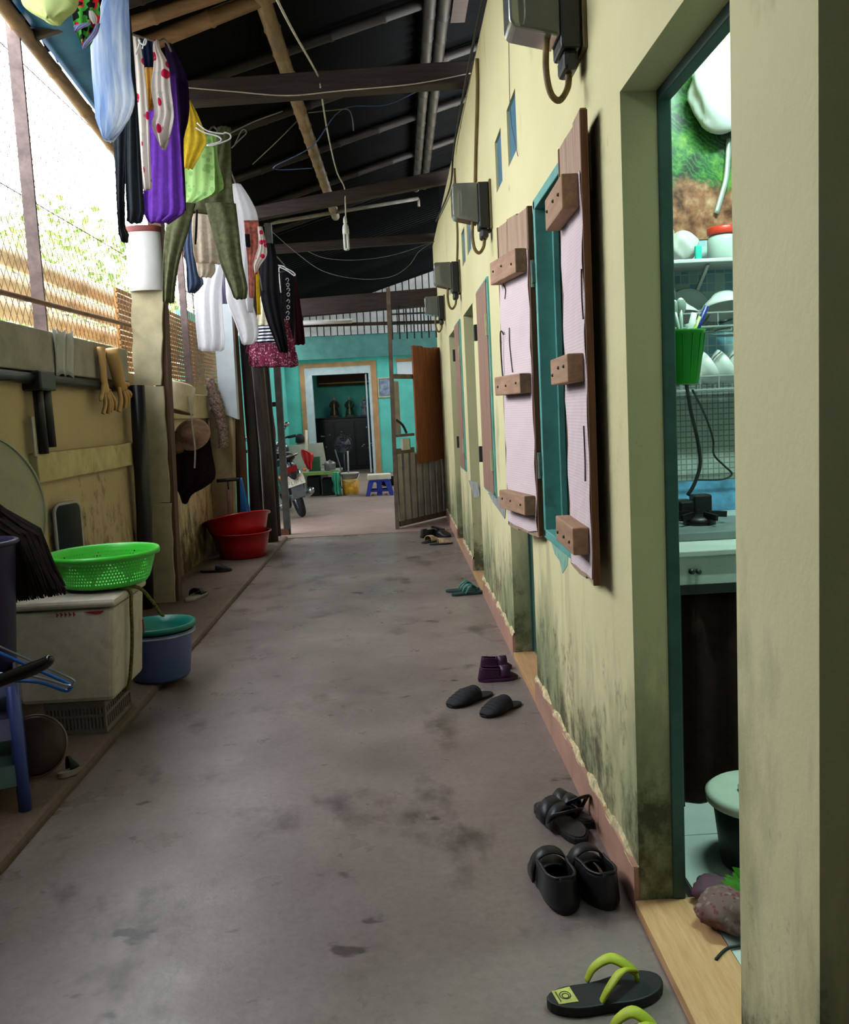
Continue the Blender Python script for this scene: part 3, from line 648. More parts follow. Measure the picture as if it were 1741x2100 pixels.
# bushes outside: loose leaf crowns on a stem
LEAFM = mat('pale_green_leaves', (150, 172, 100), .6, .25, 3)
def bush(label, c, r, n, lr, seed):
    R_ = random.Random(seed); t = thing('leafy_bush', label, 'bush', (c[0], c[1], -.1), 'bushes beyond the fence')
    b = MB()
    for i in range(n):
        d_ = Vector((R_.gauss(0, 1), R_.gauss(0, 1), R_.gauss(0, 1))).normalized()*(R_.random()**.35)
        p = Vector(c)+Vector((d_.x*r[0], d_.y*r[1], d_.z*r[2])); a = Vector((R_.gauss(0, 1), R_.gauss(0, 1), R_.gauss(0, .6))).normalized(); u_ = a.orthogonal().normalized()
        l = lr*R_.uniform(.6, 1.3); b.add([p, p+a*l*.5+u_*l*.25, p+a*l, p+a*l*.5-u_*l*.25], [(0, 1, 2, 3)])
    tag(b.build('foliage', LEAFM, t), kind='stuff')
    MB().tube([(c[0], c[1], -.1), (c[0]+.1, c[1], c[2]*.6), (c[0], c[1], c[2])], [.08, .06, .03], 8).build('stem', DARKWOOD, t)
bush('pale green bush seen through the fence beside the near iron post', (-5.3, 15.2, 3.5), (1.5, 1.6, 1.5), 1500, .19, 1)
bush('pale green bush seen through the fence left of the hanging dark trousers', (-8.2, 18.6, 3.9), (1.6, 1.6, 1.7), 1500, .21, 2)
bush('farther pale green bush low behind the bamboo screen', (-4.9, 18.4, 3.0), (1.0, 1.0, 1.2), 1200, .18, 3)
tag(MB().box(LX-.10, LX-.085, -2.55, 2.2, 1.60, 3.36).build('tarpaulin', TARP, origin=(LX-.09, 0, 1.6)), 'unseen blue sheet added to block sky light beside the viewer', 'tarpaulin')  # out-of-view sheet added to keep sky light off the near corridor
# ================================================================ laundry on the line
def rowfn(rows):
    rows = sorted(rows)
    def f(t):
        y = rows[0][0]+(rows[-1][0]-rows[0][0])*t
        for q, (a, b_) in enumerate(zip(rows, rows[1:])):
            if y <= b_[0]:
                s = (y-a[0])/max(1e-6, b_[0]-a[0]); z_ = rows[max(q-1, 0)]; e = rows[min(q+2, len(rows)-1)]; o = [y]
                for c in (1, 2):
                    h = b_[0]-a[0]; m0 = (b_[c]-z_[c])/max(1e-6, b_[0]-z_[0])*h; m1 = (e[c]-a[c])/max(1e-6, e[0]-a[0])*h
                    o.append((2*s**3-3*s*s+1)*a[c]+(s**3-2*s*s+s)*m0+(3*s*s-2*s**3)*b_[c]+(s**3-s*s)*m1)
                return o
        return rows[-1]
    return f
def cloth_mesh(b, rows, Y, t=.03, fold=.012, k=3, seed=0, nv=22, nu=18, tilt=0.0):
    # closed cloth tube: front and back layer, folds growing towards the hem; every row measured at depth Y
    f = rowfn(rows); R_ = random.Random(seed); ph = R_.uniform(0, 6); ph2 = R_.uniform(0, 6); wob = [R_.uniform(-1, 1) for _ in range(8)]
    N = 2*nu
    def fn(i, j):
        a = i*2*math.pi; u = .5-.5*math.cos(a); sgn = 1 if a < math.pi else -1
        y, xl, xr = f(j)
        y += 1.5*math.sin(3.1*u*6+ph)*(1 if j > .9 else 0)
        p = PY(xl+(xr-xl)*u, y, Y+tilt*(u-.5))
        w = t*math.sqrt(max(0, math.sin(math.pi*u)))
        g = fold*(.35+.65*j)*math.sin(2*math.pi*k*u+ph+1.1*math.sin(2.3*j+ph2))+fold*.5*math.sin(2*math.pi*k*2.3*u+ph2)*j
        p.y += -sgn*w*.5+g+.01*wob[int(j*7)]*0
        return p
    return b.grid(fn, N, nv, True).capends(N, nv)
def _cap(s, N, nv):
    o = len(s.v)-N*nv
    s.f.append(tuple(o+i for i in range(N-1, -1, -1))); s.f.append(tuple(o+(nv-1)*N+i for i in range(N))); return s
MB.capends = _cap
GRP = 'laundry hanging along the left fence'
def garment(name, label, cat, rows, Y, m, **kw):
    o = cloth_mesh(MB(), rows, Y, **kw).build(name, m, smooth=True); return tag(o, label, cat, GRP)
def garment_parts(name, label, cat, parts):
    y = parts[0][2]; p = PY((parts[0][1][-1][1]+parts[0][1][-1][2])/2, parts[0][1][-1][0], y)
    t = thing(name, label, cat, p, GRP)
    for nm, rows, Y, m, kw in parts: cloth_mesh(MB(), rows, Y, **kw).build(nm, m, t, smooth=True)
    return t
garment('sun_hat', 'pale green fabric hat hanging at the top left corner', 'hat', [(-22, 62, 150), (-5, 46, 160), (10, 47, 160), (25, 62, 150), (36, 82, 132), (43, 98, 120)], 3.9, spotted('pale_green_towelling', (196, 214, 142), (176, 198, 120), 20, .4), t=.10, fold=.004, k=2)
PAT = NT('red_green_print'); 
_n = PAT.n('ShaderNodeTexVoronoi', {'Vector': PAT.tc.outputs['Object'], 'Scale': 55.0}).outputs['Color']
_s = PAT.n('ShaderNodeSeparateColor', {0: _n}).outputs[0]
PATM = PAT.done(PAT.mix(PAT.math('GREATER_THAN', _s, .62), PAT.mix(PAT.math('GREATER_THAN', PAT.noise(12, 2), .52), (60, 140, 50), (190, 30, 40)), (22, 22, 24)), .95, 0, .1)
LAV = cloth('lavender_binding', (150, 150, 200))
g = garment_parts('patterned_top', 'red green and black patterned top with lavender trim and white tag', 'clothing', [
    ('fabric', [(-15, 146, 200), (20, 147, 206), (50, 152, 204), (75, 160, 196), (92, 167, 184)], 4.1, PATM, dict(t=.03, fold=.006)),
    ('trim', [(66, 152, 157), (58, 152, 170), (52, 153, 184), (46, 176, 186)], 4.07, LAV, dict(t=.006, fold=.002)),
    ('trim', [(48, 198, 206), (70, 186, 200), (90, 170, 184), (101, 168, 173)], 4.07, LAV, dict(t=.006, fold=.002)),
    ('tag', [(22, 182, 190), (36, 183, 199), (48, 190, 199)], 4.05, cloth('white_tag', (226, 224, 222), .03), dict(t=.003, fold=.001))])
def m_denim():
    N = NT('washed_blue_jersey'); w = N.noise(2.0, 4, .6, N.mapping((9, 9, 1.2)))
    return N.done(N.ramp(w, [(.35, (160, 188, 232)), (.60, (240, 245, 252))]), .95, 0, .1)
garment('tank_top', 'washed light blue top with a curved hem at top left', 'clothing', [(-15, 214, 264), (20, 205, 265), (60, 188, 267), (150, 190, 270), (210, 196, 277), (245, 198, 266), (268, 206, 250), (288, 213, 232)], 4.35, sheer(m_denim(), .6), t=.05, fold=.014, k=5)
CHAR = cloth('charcoal_cloth', (44, 48, 54)); BLK = cloth('black_cloth', (22, 22, 26)); NAVY = cloth('navy_cloth', (28, 36, 62))
garment_parts('trousers', 'charcoal trousers hanging below the washed blue top', 'trousers', [
    ('leg', [(215, 246, 262), (260, 232, 262), (340, 237, 258), (420, 241, 256), (470, 244, 258), (490, 246, 268), (496, 250, 262)], 4.62, CHAR, dict(t=.05, fold=.01, k=2)),
    ('leg', [(30, 258, 266), (90, 262, 272), (200, 262, 281), (300, 258, 288), (380, 259, 293), (440, 262, 297), (456, 262, 292)], 4.60, CHAR, dict(t=.06, fold=.012, k=2))])
FLO = sheer(spotted('red_floral_cloth', (230, 220, 214), (196, 34, 70), 16, .55, (206, 204, 198)), .3)
garment('blouse', 'narrow white blouse with red flowers behind the charcoal trousers', 'blouse', [(75, 270, 286), (150, 273, 298), (250, 278, 306), (330, 285, 309), (388, 293, 312)], 4.9, FLO, t=.03, fold=.01, k=2)
garment('blouse', 'crumpled white and red floral blouse above the purple top', 'blouse', [(84, 317, 326), (98, 314, 328), (130, 316, 345), (180, 311, 351), (235, 318, 358), (255, 312, 356), (285, 322, 348), (304, 330, 338)], 4.95, FLO, t=.05, fold=.012, k=3)
garment('navy_cloth', 'dark navy cloth behind the floral blouses', 'clothing', [(82, 282, 312), (120, 286, 318), (152, 292, 320)], 5.1, NAVY, t=.03)
garment('mustard_cloth', 'mustard brown cloth between the floral blouses', 'clothing', [(140, 290, 322), (180, 295, 322), (205, 300, 318), (225, 304, 312)], 5.06, cloth('mustard', (190, 140, 64)), t=.03)
garment('purple_top', 'bright purple top hanging in the middle of the laundry', 'clothing', [(150, 318, 360), (250, 300, 368), (300, 302, 372), (400, 296, 379), (440, 297, 379), (456, 304, 350)], 5.25, cloth('bright_purple', (112, 62, 172)), t=.05, fold=.016, k=4)
garment('dark_purple_top', 'very dark purple garment beside the bright purple top', 'clothing', [(90, 338, 352), (150, 344, 381), (210, 352, 389), (250, 360, 386), (285, 366, 377), (400, 373, 381), (430, 375, 381)], 5.35, cloth('dark_purple', (38, 24, 58)), t=.04, fold=.008, k=2)
garment('sheer_blouse', 'sheer yellow top with white lace strings', 'clothing', [(205, 384, 390), (245, 380, 410), (290, 372, 424), (310, 372, 416), (345, 373, 398)], 5.8, cloth('yellow_voile', (214, 182, 54)), t=.03, fold=.008, k=3)
garment_parts('green_towel', 'pale green patterned towel folded over the line', 'towel', [
    ('back_fold', [(272, 398, 444), (330, 400, 448), (388, 402, 459), (402, 400, 440)], 6.06, spotted('green_towel_back', (150, 186, 108), (132, 170, 92), 40, .5), dict(t=.012, fold=.006)),
    ('front_fold', [(276, 396, 436), (320, 377, 440), (370, 376, 441), (398, 376, 438), (414, 376, 410)], 5.98, spotted('green_towel_front', (160, 200, 124), (128, 178, 104), 26, .25), dict(t=.012, fold=.006))])
OLV = cloth('olive_drab', (88, 90, 66), .18)
garment_parts('trousers', 'olive green trousers with drawstring under the green towel', 'trousers', [
    ('waist', [(262, 446, 474), (300, 436, 474), (360, 400, 476), (410, 385, 480), (436, 372, 484)], 6.36, OLV, dict(t=.08, fold=.016, k=3)),
    ('leg', [(418, 352, 402), (470, 340, 388), (530, 336, 370), (590, 335, 360), (620, 335, 358)], 6.33, OLV, dict(t=.09, fold=.016, k=2)),
    ('leg', [(418, 420, 484), (470, 434, 490), (540, 452, 498), (590, 472, 508), (612, 480, 506)], 6.33, OLV, dict(t=.09, fold=.016, k=2)),
    ('drawstring', [(430, 402, 406), (470, 400, 405), (500, 399, 403)], 6.25, BLK, dict(t=.008, fold=.002))])
garment('slate_shorts', 'slate blue cloth hanging between the olive trouser legs', 'shorts', [(440, 388, 398), (500, 377, 402), (550, 383, 408), (585, 384, 418), (600, 386, 400)], 6.95, cloth('slate_blue', (70, 84, 110)), t=.04, fold=.01)
garment_parts('beige_shorts', 'beige shorts between the olive trouser legs', 'shorts', [
    ('body', [(424, 396, 446), (470, 394, 452), (520, 398, 458), (540, 402, 458)], 6.75, cloth('beige_cloth', (212, 196, 176)), dict(t=.05, fold=.012)),
    ('hem', [(538, 402, 440), (556, 405, 442), (568, 408, 436)], 6.76, cloth('beige_cloth', (212, 196, 176)), dict(t=.05, fold=.006))])
WHI = sheer(mat('white_cotton', (236, 235, 240), .95, .02, 30, .1, spec=.1), .5); LIL = cloth('lilac_cotton', (196, 186, 222), .04)
garment('white_trousers', 'wide white garment hanging lowest left of the white post', 'trousers', [(535, 432, 462), (590, 402, 456), (650, 402, 458), (700, 406, 462), (719, 408, 460)], 7.55, WHI, t=.06, fold=.02, k=3)
garment('lilac_cloth', 'lilac cloth with pink hem among the white laundry', 'clothing', [(535, 442, 460), (580, 446, 468), (616, 452, 470), (622, 453, 470)], 7.65, LIL, t=.03, fold=.01)
garment('white_trousers', 'white trouser leg with grey cuff above the maroon skirt', 'trousers', [(570, 462, 506), (620, 466, 518), (660, 482, 528), (690, 492, 530), (706, 496, 520)], 7.35, WHI, t=.06, fold=.014, k=2)
garment_parts('printed_shirt', 'white shirt with salmon print and black square', 'shirt', [
    ('shirt_body', [(378, 477, 494), (405, 478, 512), (440, 483, 528), (500, 490, 532), (560, 494, 522), (640, 506, 520)], 7.0, WHI, dict(t=.06, fold=.012)),
    ('print', [(452, 500, 530), (500, 504, 534), (540, 508, 524), (610, 511, 522)], 6.955, cloth('salmon_print', (190, 112, 100), .25), dict(t=.01, fold=.004)),
    ('print_square', [(480, 502, 512), (506, 504, 514)], 6.93, BLK, dict(t=.004, fold=.001)),
    ('flower_sleeve', [(465, 528, 538), (505, 530, 547), (525, 524, 547), (545, 519, 534), (561, 522, 528)], 6.95, spotted('pink_flower_cloth', (230, 214, 206), (214, 40, 90), 22, .4), dict(t=.03, fold=.006))])
garment('yellow_ribbon', 'long narrow yellow ribbon beside the white trouser leg', 'ribbon', [(555, 524, 531), (600, 525, 533), (645, 527, 535)], 7.3, cloth('yellow_ribbon_cloth', (206, 172, 40)), t=.006, fold=.003)
garment('black_trousers', 'long black trousers in front of the maroon skirt', 'trousers', [(500, 540, 562), (540, 535, 570), (600, 534, 574), (650, 545, 582), (690, 560, 588), (722, 572, 592)], 8.4, BLK, t=.08, fold=.014, k=3)
def m_stripe():
    N = NT('navy_white_stripes'); w = N.n('ShaderNodeTexWave', {'Vector': N.tc.outputs['Object'], 'Scale': 10.5, 'Distortion': .3}, bands_direction='Z').outputs['Fac']
    return N.done(N.mix(N.math('GREATER_THAN', w, .5), (24, 26, 44), (220, 220, 226)), .95, 0, .1)
garment_parts('striped_top', 'cream top with navy and white striped hem', 'clothing', [
    ('body', [(600, 536, 546), (640, 528, 560), (668, 526, 566)], 8.62, cloth('cream_knit', (222, 214, 186)), dict(t=.04, fold=.01)),
    ('striped_hem', [(668, 526, 566), (688, 525, 568), (702, 524, 570)], 8.61, m_stripe(), dict(t=.045, fold=.01))])
MRS = spotted('maroon_floral', (116, 44, 68), (198, 160, 172), 60, .45, (88, 30, 52))
garment_parts('maroon_skirt', 'maroon floral ruffled skirt at the low end of the laundry', 'skirt', [
    ('upper_tier', [(655, 548, 590), (696, 512, 602), (718, 506, 607), (726, 505, 606)], 8.95, MRS, dict(t=.14, fold=.03, k=6)),
    ('ruffle', [(722, 511, 608), (740, 511, 612), (752, 513, 612)], 8.92, MRS, dict(t=.18, fold=.035, k=8))])
garment_parts('script_shirt', 'black shirt with pale script on a white wire hanger', 'shirt', [
    ('shirt_body', [(556, 578, 604), (600, 576, 604), (660, 580, 605), (716, 582, 600), (722, 584, 598)], 9.4, BLK, dict(t=.06, fold=.012))])
SCR = [o for o in COL.objects if o.name == 'script_shirt'][0]
for q, (yy, xx) in enumerate([(574, 589), (584, 590), (594, 591), (604, 591), (618, 591), (630, 591), (642, 590), (652, 590)]):
    a = PY(xx-3, yy, 9.34); w = .03
    pts = [a, a+Vector((w*.5, 0, .018)), a+Vector((w, 0, .0)), a+Vector((w*.6, 0, -.018)), a+Vector((w*.1, 0, -.008))][:4+q % 2]
    MB().tube(smoothpts(pts, 4), .004, 5, sx=1).build('script_mark', cloth('pale_script', (190, 190, 186)), SCR)
garment('maroon_jacket', 'dark maroon jacket hanging last on the line', 'jacket', [(560, 596, 606), (600, 597, 613), (650, 598, 620), (690, 598, 625), (706, 600, 626)], 9.6, cloth('dark_maroon', (62, 30, 34)), t=.06, fold=.01)
# hangers and line
HW = mat('white_hanger_wire', (220, 220, 222), .4)
def hanger(label, pts, Y, r, m):
    o = MB().tube(smoothpts([PY(x, y, Y) for x, y in pts], 5), r, 6).build('wire_hanger', m, smooth=True); return tag(o, label, 'hanger', 'wire hangers')
hanger('white wire hanger above the green towel', [(404, 252), (425, 268), (455, 274), (462, 272), (472, 276), (470, 286), (440, 297), (424, 298), (452, 290), (448, 280), (420, 272), (402, 262)], 5.7, .0045, HW)
hanger('white wire hanger holding the black script shirt', [(569, 544), (580, 546), (588, 551), (598, 556), (605, 562), (603, 565), (592, 557), (578, 550), (572, 552), (576, 600)], 9.3, .006, HW)
hanger('white wire hanger hooks above the floral blouses', [(278, 112), (284, 96), (287, 84), (284, 82), (290, 90), (297, 92), (300, 84), (297, 81), (292, 100)], 4.85, .004, HW)
hanger('dark hanger hook behind the green towel', [(475, 304), (490, 288), (503, 276), (505, 270), (501, 266), (494, 270), (480, 300)], 6.3, .004, GYC)
LINE = [PY(150, -60, 3.8), PY(232, -20, 4.35), PY(262, 60, 4.62), PY(290, 76, 4.9), PY(322, 85, 4.97), PY(345, 91, 5.25), PY(386, 204, 5.8), PY(420, 271, 6.02), PY(445, 266, 6.3), PY(484, 378, 7.0), PY(545, 498, 8.4), PY(588, 552, 9.4), (-1.12, 10.9, 2.75)]
tag(MB().tube(smoothpts(LINE, 5), .006, 6).build('clothes_line', GYC, smooth=True), 'grey clothes line carrying the laundry along the fence', 'clothes line')
LINE2 = [PY(388, 300, 6.3), PY(392, 442, 6.95), PY(420, 425, 6.75), PY(446, 534, 7.55), PY(455, 534, 7.65), PY(484, 570, 7.35), PY(528, 556, 7.3), PY(541, 600, 8.62), PY(570, 560, 9.2), PY(602, 558, 9.6)]
tag(MB().tube(smoothpts(LINE2, 4), .005, 6).build('clothes_line', GYC, smooth=True), 'lower thin line holding the white laundry and the shorts', 'clothes line')
# ================================================================ left side: columns, pipes, clutter
COLM = mat('grey_yellow_column_board', (176, 166, 134), .85, .10, 6, .25, dirt=((120, 96, 66), .62))
BRW = wood('brown_post_wood', (74, 50, 36), (108, 78, 58), 'z')
BLKP = mat('black_tarred_pipe', (18, 19, 21), .35, .3, 9, spec=.5)
# column clad with three boards
CY = 6.40
t = thing('cream_column', 'cream board clad column standing on the ledge by the wire fence', 'column', (-1.70, CY, .035))
def pcl(a, b_): return PY(a, b_, CY)
for (ya, yb, xa, xb, xc, xd) in ((590, 790, 268, 334, 274, 330), (792, 1030, 292, 334, 304, 348), (1032, 1250, 303, 349, 313, 360)):
    A, B, C, D = pcl(xa, ya), pcl(xb, ya), pcl(xd, yb), pcl(xc, yb)
    if yb == 1250: C.z = D.z = .036
    b = MB(); vs = []
    n = 8
    for k in range(n+1):
        f = k/n; l = A.lerp(D, f); r = B.lerp(C, f); wv = .006*math.sin(k*2.1+ya)
        vs += [l+Vector((wv, 0, 0)), r+Vector((wv*.7, 0, 0)), r+Vector((wv*.7, .03, 0)), l+Vector((wv, .03, 0))]
    fs = [(0, 1, 2, 3), (4*n+3, 4*n+2, 4*n+1, 4*n)]
    for k in range(n):
        for q in range(4): fs.append((4*k+q, 4*k+4+q, 4*k+4+(q+1) % 4, 4*k+(q+1) % 4))
    b.add(vs, fs).build('cladding_board', COLM, t)
a = pcl(340, 590); c = pcl(366, 1250)
MB().bar((a.x-.03, CY+.09, 3.36), (c.x-.045, CY+.09, .036), .09, .11, (0, 1, 0)).build('wood_post', BRW, t)
sl = PY(293, 530, CY-.02); zt, zb = PY(290, 472, CY-.02).z, PY(293, 596, CY-.02).z
rr = 35*CY/FPX
MB().lathe([(rr, zb), (rr*1.0, zt), (rr*.97, zt), (rr*.97, zb)], (sl.x, CY+.03, 0), 28, sy=.6, cap0=False, cap1=False).build('metal_sleeve', mat('white_sheet_metal', (176, 174, 170), .35, .05, 4, spec=.5, dirt=((170, 166, 158), .66)), t, smooth=True)
MB().lathe([(rr*1.01, zt-.01), (rr*1.02, zt+.03), (rr*.95, zt+.03), (rr*.95, zt-.01)], (sl.x, CY+.03, 0), 28, sy=.6, cap0=False, cap1=False).build('red_band', mat('faded_red_band', (104, 44, 38), .7), t, smooth=True)
a = PY(281, 790, 6.24); c = PY(299, 1250, 6.24)
tag(MB().tube([(a.x, 6.24, a.z), ((a.x+c.x)/2+.01, 6.24, .7), (c.x, 6.24, .036)], [.05, .054, .056], 12).build('drain_pipe', BLKP, smooth=True), 'black tarred pipe standing beside the cream column', 'pipe')
# horizontal and vertical black pipes on the left wall
h0 = PX(-40, 748, LX+.045); h1 = PX(262, 812, LX+.045)
tag(MB().tube([(LX+.045, h0.y-.8, 1.565), (LX+.045, h0.y, 1.565), (LX+.045, h1.y, 1.555)], .030, 10).build('wall_pipe', BLKP, smooth=True), 'black horizontal pipe under the grey beam', 'pipe')
pv = PX(80, 800, LX+.05); zb = PX(95, 930, LX+.05).z
t = thing('wall_pipe', 'pair of black vertical pipes dropping from the grey beam', 'pipe', (LX+.05, pv.y, zb))
MB().tube([(LX+.06, pv.y-.045, 1.58), (LX+.06, pv.y-.04, zb)], .026, 10).build('pipe_run', BLKP, t, smooth=True)
MB().tube([(LX+.055, pv.y+.06, 1.60), (LX+.055, pv.y+.065, zb+.03)], .032, 10).build('pipe_run', BLKP, t, smooth=True)
MB().box(LX, LX+.10, pv.y-.09, pv.y+.11, 1.50, 1.60).build('pipe_clamp', BLKP, t, bevel=.01)
w = PX(69, 895, LX+.04); tag(MB().bar(w+Vector((0, 0, .10)), w-Vector((0, 0, .10)), .03, .012, (1, 0, 0)).build('white_strip', mat('white_strip_paint', (196, 190, 176), .7), bevel=.003), 'short white strip leaning by the black pipes', 'strip')
# clear plastic film on the beam
q = PX(132, 735, LX+.055); 
N = NT('clear_film'); CLF = N.done((214, 216, 220), .15, 0, .6, Transmission_Weight=.35, Alpha=.75)
fm = MB()
def filmf(i, j):
    return Vector((LX+.056+.01*math.sin(i*14+j*3)*.8, q.y-.15+.30*i, 1.84-.25*j-.012*math.sin(i*17)))
fm.grid(filmf, 20, 10); tag(fm.build('plastic_film', CLF, smooth=True, solid=.002), 'clear crinkled plastic film hanging over the grey beam', 'plastic film')
# rubber gloves
GLV = mat('yellow_rubber', (206, 164, 104), .5, .08, 6, spec=.35)
def glove(label, top, wrist, tips, r, thumb):
    t = thing('rubber_glove', label, 'glove', top, 'rubber gloves over the grey beam')
    Yg = top.y
    b = MB(); n = 8
    cuff = [top.lerp(wrist, k/n) for k in range(n+1)]
    palm = sum(tips, Vector())/len(tips); palm = wrist.lerp(palm, .45)
    pts = cuff+[wrist.lerp(palm, .4), wrist.lerp(palm, .8), palm]
    rs = [r*1.25-.15*r*k/n for k in range(n+1)]+[r*1.08, r*1.22, r*1.05]
    b.tube(pts, rs, 12, sx=.55, sy=1.0)
    b.build('cuff', GLV, t, smooth=True)
    for i, tp in enumerate(tips):
        root = palm+(tp-palm)*.0+Vector((0, (tp.y-palm.y)*.55, 0)); mid = root.lerp(tp, .55)+Vector((.012, 0, 0))
        MB().tube(smoothpts([wrist.lerp(root, .8), root, mid, tp, tp+(tp-mid).normalized()*.008], 4), [r*.40]*16+[r*.25], 8).build('finger', GLV, t, smooth=True)
    th = wrist.lerp(palm, .3)
    MB().tube(smoothpts([wrist.lerp(palm, .1), th+(thumb-th)*.4, thumb], 4), [r*.42]*8+[r*.25], 8).build('thumb', GLV, t, smooth=True)
gx = LX+.085
glove('left one of two yellow rubber gloves draped over the grey beam', PX(207, 712, gx), PX(212, 775, gx), [PX(212, 846, gx), PX(228, 842, gx), PX(236, 838, gx), PX(222, 846, gx)], .032, PX(206, 822, gx))
glove('right one of two yellow rubber gloves draped over the grey beam', PX(228, 716, gx+.02), PX(242, 775, gx+.02), [PX(244, 842, gx+.02), PX(256, 834, gx+.02), PX(262, 826, gx+.02), PX(266, 812, gx+.02)], .036, PX(264, 790, gx+.02))
# white and cement column with brown pole further back
CY2 = 8.9
t = thing('white_column', 'column painted white above and bare cement below, behind the laundry', 'column', (PY(455, 1040, CY2).x, CY2, .036))
a, b_, c, d_ = PY(440, 690, CY2), PY(483, 690, CY2), PY(488, 860, CY2), PY(452, 845, CY2)
MB().prism([(a.x, 3.3), (b_.x, 3.3), (c.x, c.z), (d_.x, d_.z)], (0, CY2-.02, 0), (1, 0, 0), (0, 0, 1), (0, .12, 0)).build('white_board', mat('white_board_paint', (192, 200, 206), .7, .05, 5), t)
a, b_ = PY(430, 860, CY2), PY(478, 860, CY2); c, d_ = PY(474, 1050, CY2), PY(432, 1050, CY2)
MB().prism([(a.x, 1.42), (b_.x, 1.42), (c.x, .036), (d_.x, .036)], (0, CY2, 0), (1, 0, 0), (0, 0, 1), (0, .15, 0)).build('cement_base', mat('cement_base', (172, 152, 118), .9, .12, 5, .3, dirt=((104, 82, 60), .6)), t)
def pole(label, a, c, Y, r, m, z0=.0, top=3.3, name='timber_post', grp='dark posts beside the laundry'):
    p, q = PY(*a, Y), PY(*c, Y); d_ = (p-q); s = (z0-q.z)/d_.z if abs(d_.z) > 1e-6 else 0; q2 = q+d_*s; s2 = (top-q.z)/d_.z; p2 = q+d_*s2
    o = MB().tube([q2, q2.lerp(p2, .3)+Vector((.012, 0, 0)), q2.lerp(p2, .65)-Vector((.01, 0, 0)), p2], [r*1.05, r, r*.97, r*.95], 10).build(name, m, smooth=True); return tag(o, label, 'post', grp)
pole('brown round timber post right of the white column', (481, 720), (497, 1050), 9.14, .056, BRW)
DKW = wood('near_black_timber', (30, 26, 26), (54, 46, 44), 'z')
pole('black timber post behind the blue cloth', (505, 740), (522, 1050), 9.2, .05, DKW)
pole('thick dark timber post with light on its edge near the red basins', (529, 745), (553, 1052), 9.35, .066, wood('dark_brown_timber', (50, 40, 38), (84, 70, 66), 'z'))
pole('slim black post between the thick timber and the steel post', (545, 750), (566, 1058), 9.9, .04, DKW)
pole('dark blue black pipe leaning behind the thick timber post', (516, 760), (536, 1050), 9.7, .045, BLKP)
# steel gate post
SP = 10.08; p, q = PY(573, 752, SP), PY(590, 1096, SP)
t = thing('steel_post', 'grey square steel post at the corridor end with rusty foot', 'post', (q.x, SP, 0))
STL = mat('dull_grey_steel', (78, 76, 72), .6, .15, 10, metal=.3)
MB().bar((q.x, SP, 0.0), (p.x-.02, SP, 3.4), .072, .072, (0, 1, 0)).build('tube', STL, t)
MB().box(q.x-.075, q.x+.02, SP-.05, SP+.03, 0, .075).build('foot', mat('rusty_foot', (92, 56, 36), .8), t)
b1 = PY(566, 829, SP); MB().box(b1.x-.16, b1.x+.02, SP-.025, SP+.025, b1.z-.025, b1.z+.025).build('cross_bar', BLKP, t)
# metal basin, hat, cloth, strap, duster, pump hanging behind the cream column
TIN = mat('dull_tin', (190, 172, 146), .4, .1, 6, metal=.25)
by = 6.95; c = PY(355, 815, by); R_ = Matrix.Rotation(math.radians(-8), 3, 'X') @ Matrix.Rotation(math.radians(14), 3, 'Y')
tag(MB().lathe([(.001, -.02), (.15, -.02), (.165, -.1), (.172, -.1), (.172, -.09), (.16, -.01), (.15, .10), (.12, .115), (.001, .115)], (c.x, by, c.z), 30, R=R_).build('metal_basin', TIN, smooth=True), 'dull tin basin hanging behind the cream column', 'basin')
hy = 7.0; c = PY(392, 890, hy)
hm = MB(); R_ = Matrix.Rotation(math.radians(72), 3, 'X') @ Matrix.Rotation(math.radians(-12), 3, 'Y')
hm.lathe([(.0, .09), (.05, .085), (.075, .05), (.085, .01), (.125, -.01), (.15, -.015), (.15, -.02), (.12, -.016), (.08, .0), (.07, .045), (.0, .08)], (c.x, hy, c.z), 30, R=R_, sy=.85)
tag(hm.build('fabric_hat', cloth('dusty_pink_felt', (186, 150, 128)), smooth=True), 'dusty pink fabric hat hanging behind the cream column', 'hat')
c2_ = PY(364, 918, hy); tag(MB().ell((c2_.x, hy+.02, c2_.z), .05, .04, .05, 14, 10).build('fabric_ball', cloth('brown_felt', (140, 104, 80)), smooth=True), 'small brown cloth bundle under the pink hat', 'bundle')
garment('maroon_cloth', 'very dark maroon cloth hanging under the pink hat', 'clothing', [(880, 405, 428), (930, 362, 436), (980, 360, 442), (1000, 362, 420), (1012, 368, 398), (1032, 374, 384)], 7.05, cloth('maroon_black', (40, 22, 30)), t=.07, fold=.014, k=3)
tag(MB().tube(smoothpts([PY(372, 800, 6.88), PY(388, 820, 6.86), PY(394, 870, 6.86), PY(400, 920, 6.86), PY(399, 960, 6.86)], 5), .007, 6).build('white_strap', cloth('strap_white', (196, 188, 176)), smooth=True), 'thin white strap dangling in front of the pink hat', 'strap')
db = MB(); pts = [PY(430, 775, 8.8), PY(440, 815, 8.8), PY(450, 850, 8.8), PY(456, 880, 8.8), PY(459, 918, 8.8)]
db.tube(smoothpts(pts, 6), [.03+.035*math.sin(min(1, k/14)*2.6)+.008*math.sin(k*2.7) for k in range(25)], 9)
tag(db.build('feather_duster', mat('dusty_bristle', (112, 92, 82), .95, .5, 60, .6), smooth=True), 'dusty brown duster hanging on the white column', 'duster')
t = thing('bicycle_pump', 'upright bicycle pump with black T handle by the white column', 'pump', (PY(467, 1060, 8.8).x, 8.8, .036))
hp = PY(467, 985, 8.78); MB().tube([(hp.x-.105, 8.78, hp.z), (hp.x+.105, 8.78, hp.z+.006)], .017, 10).build('handle', plastic('pump_black', (26, 26, 28)), t, smooth=True)
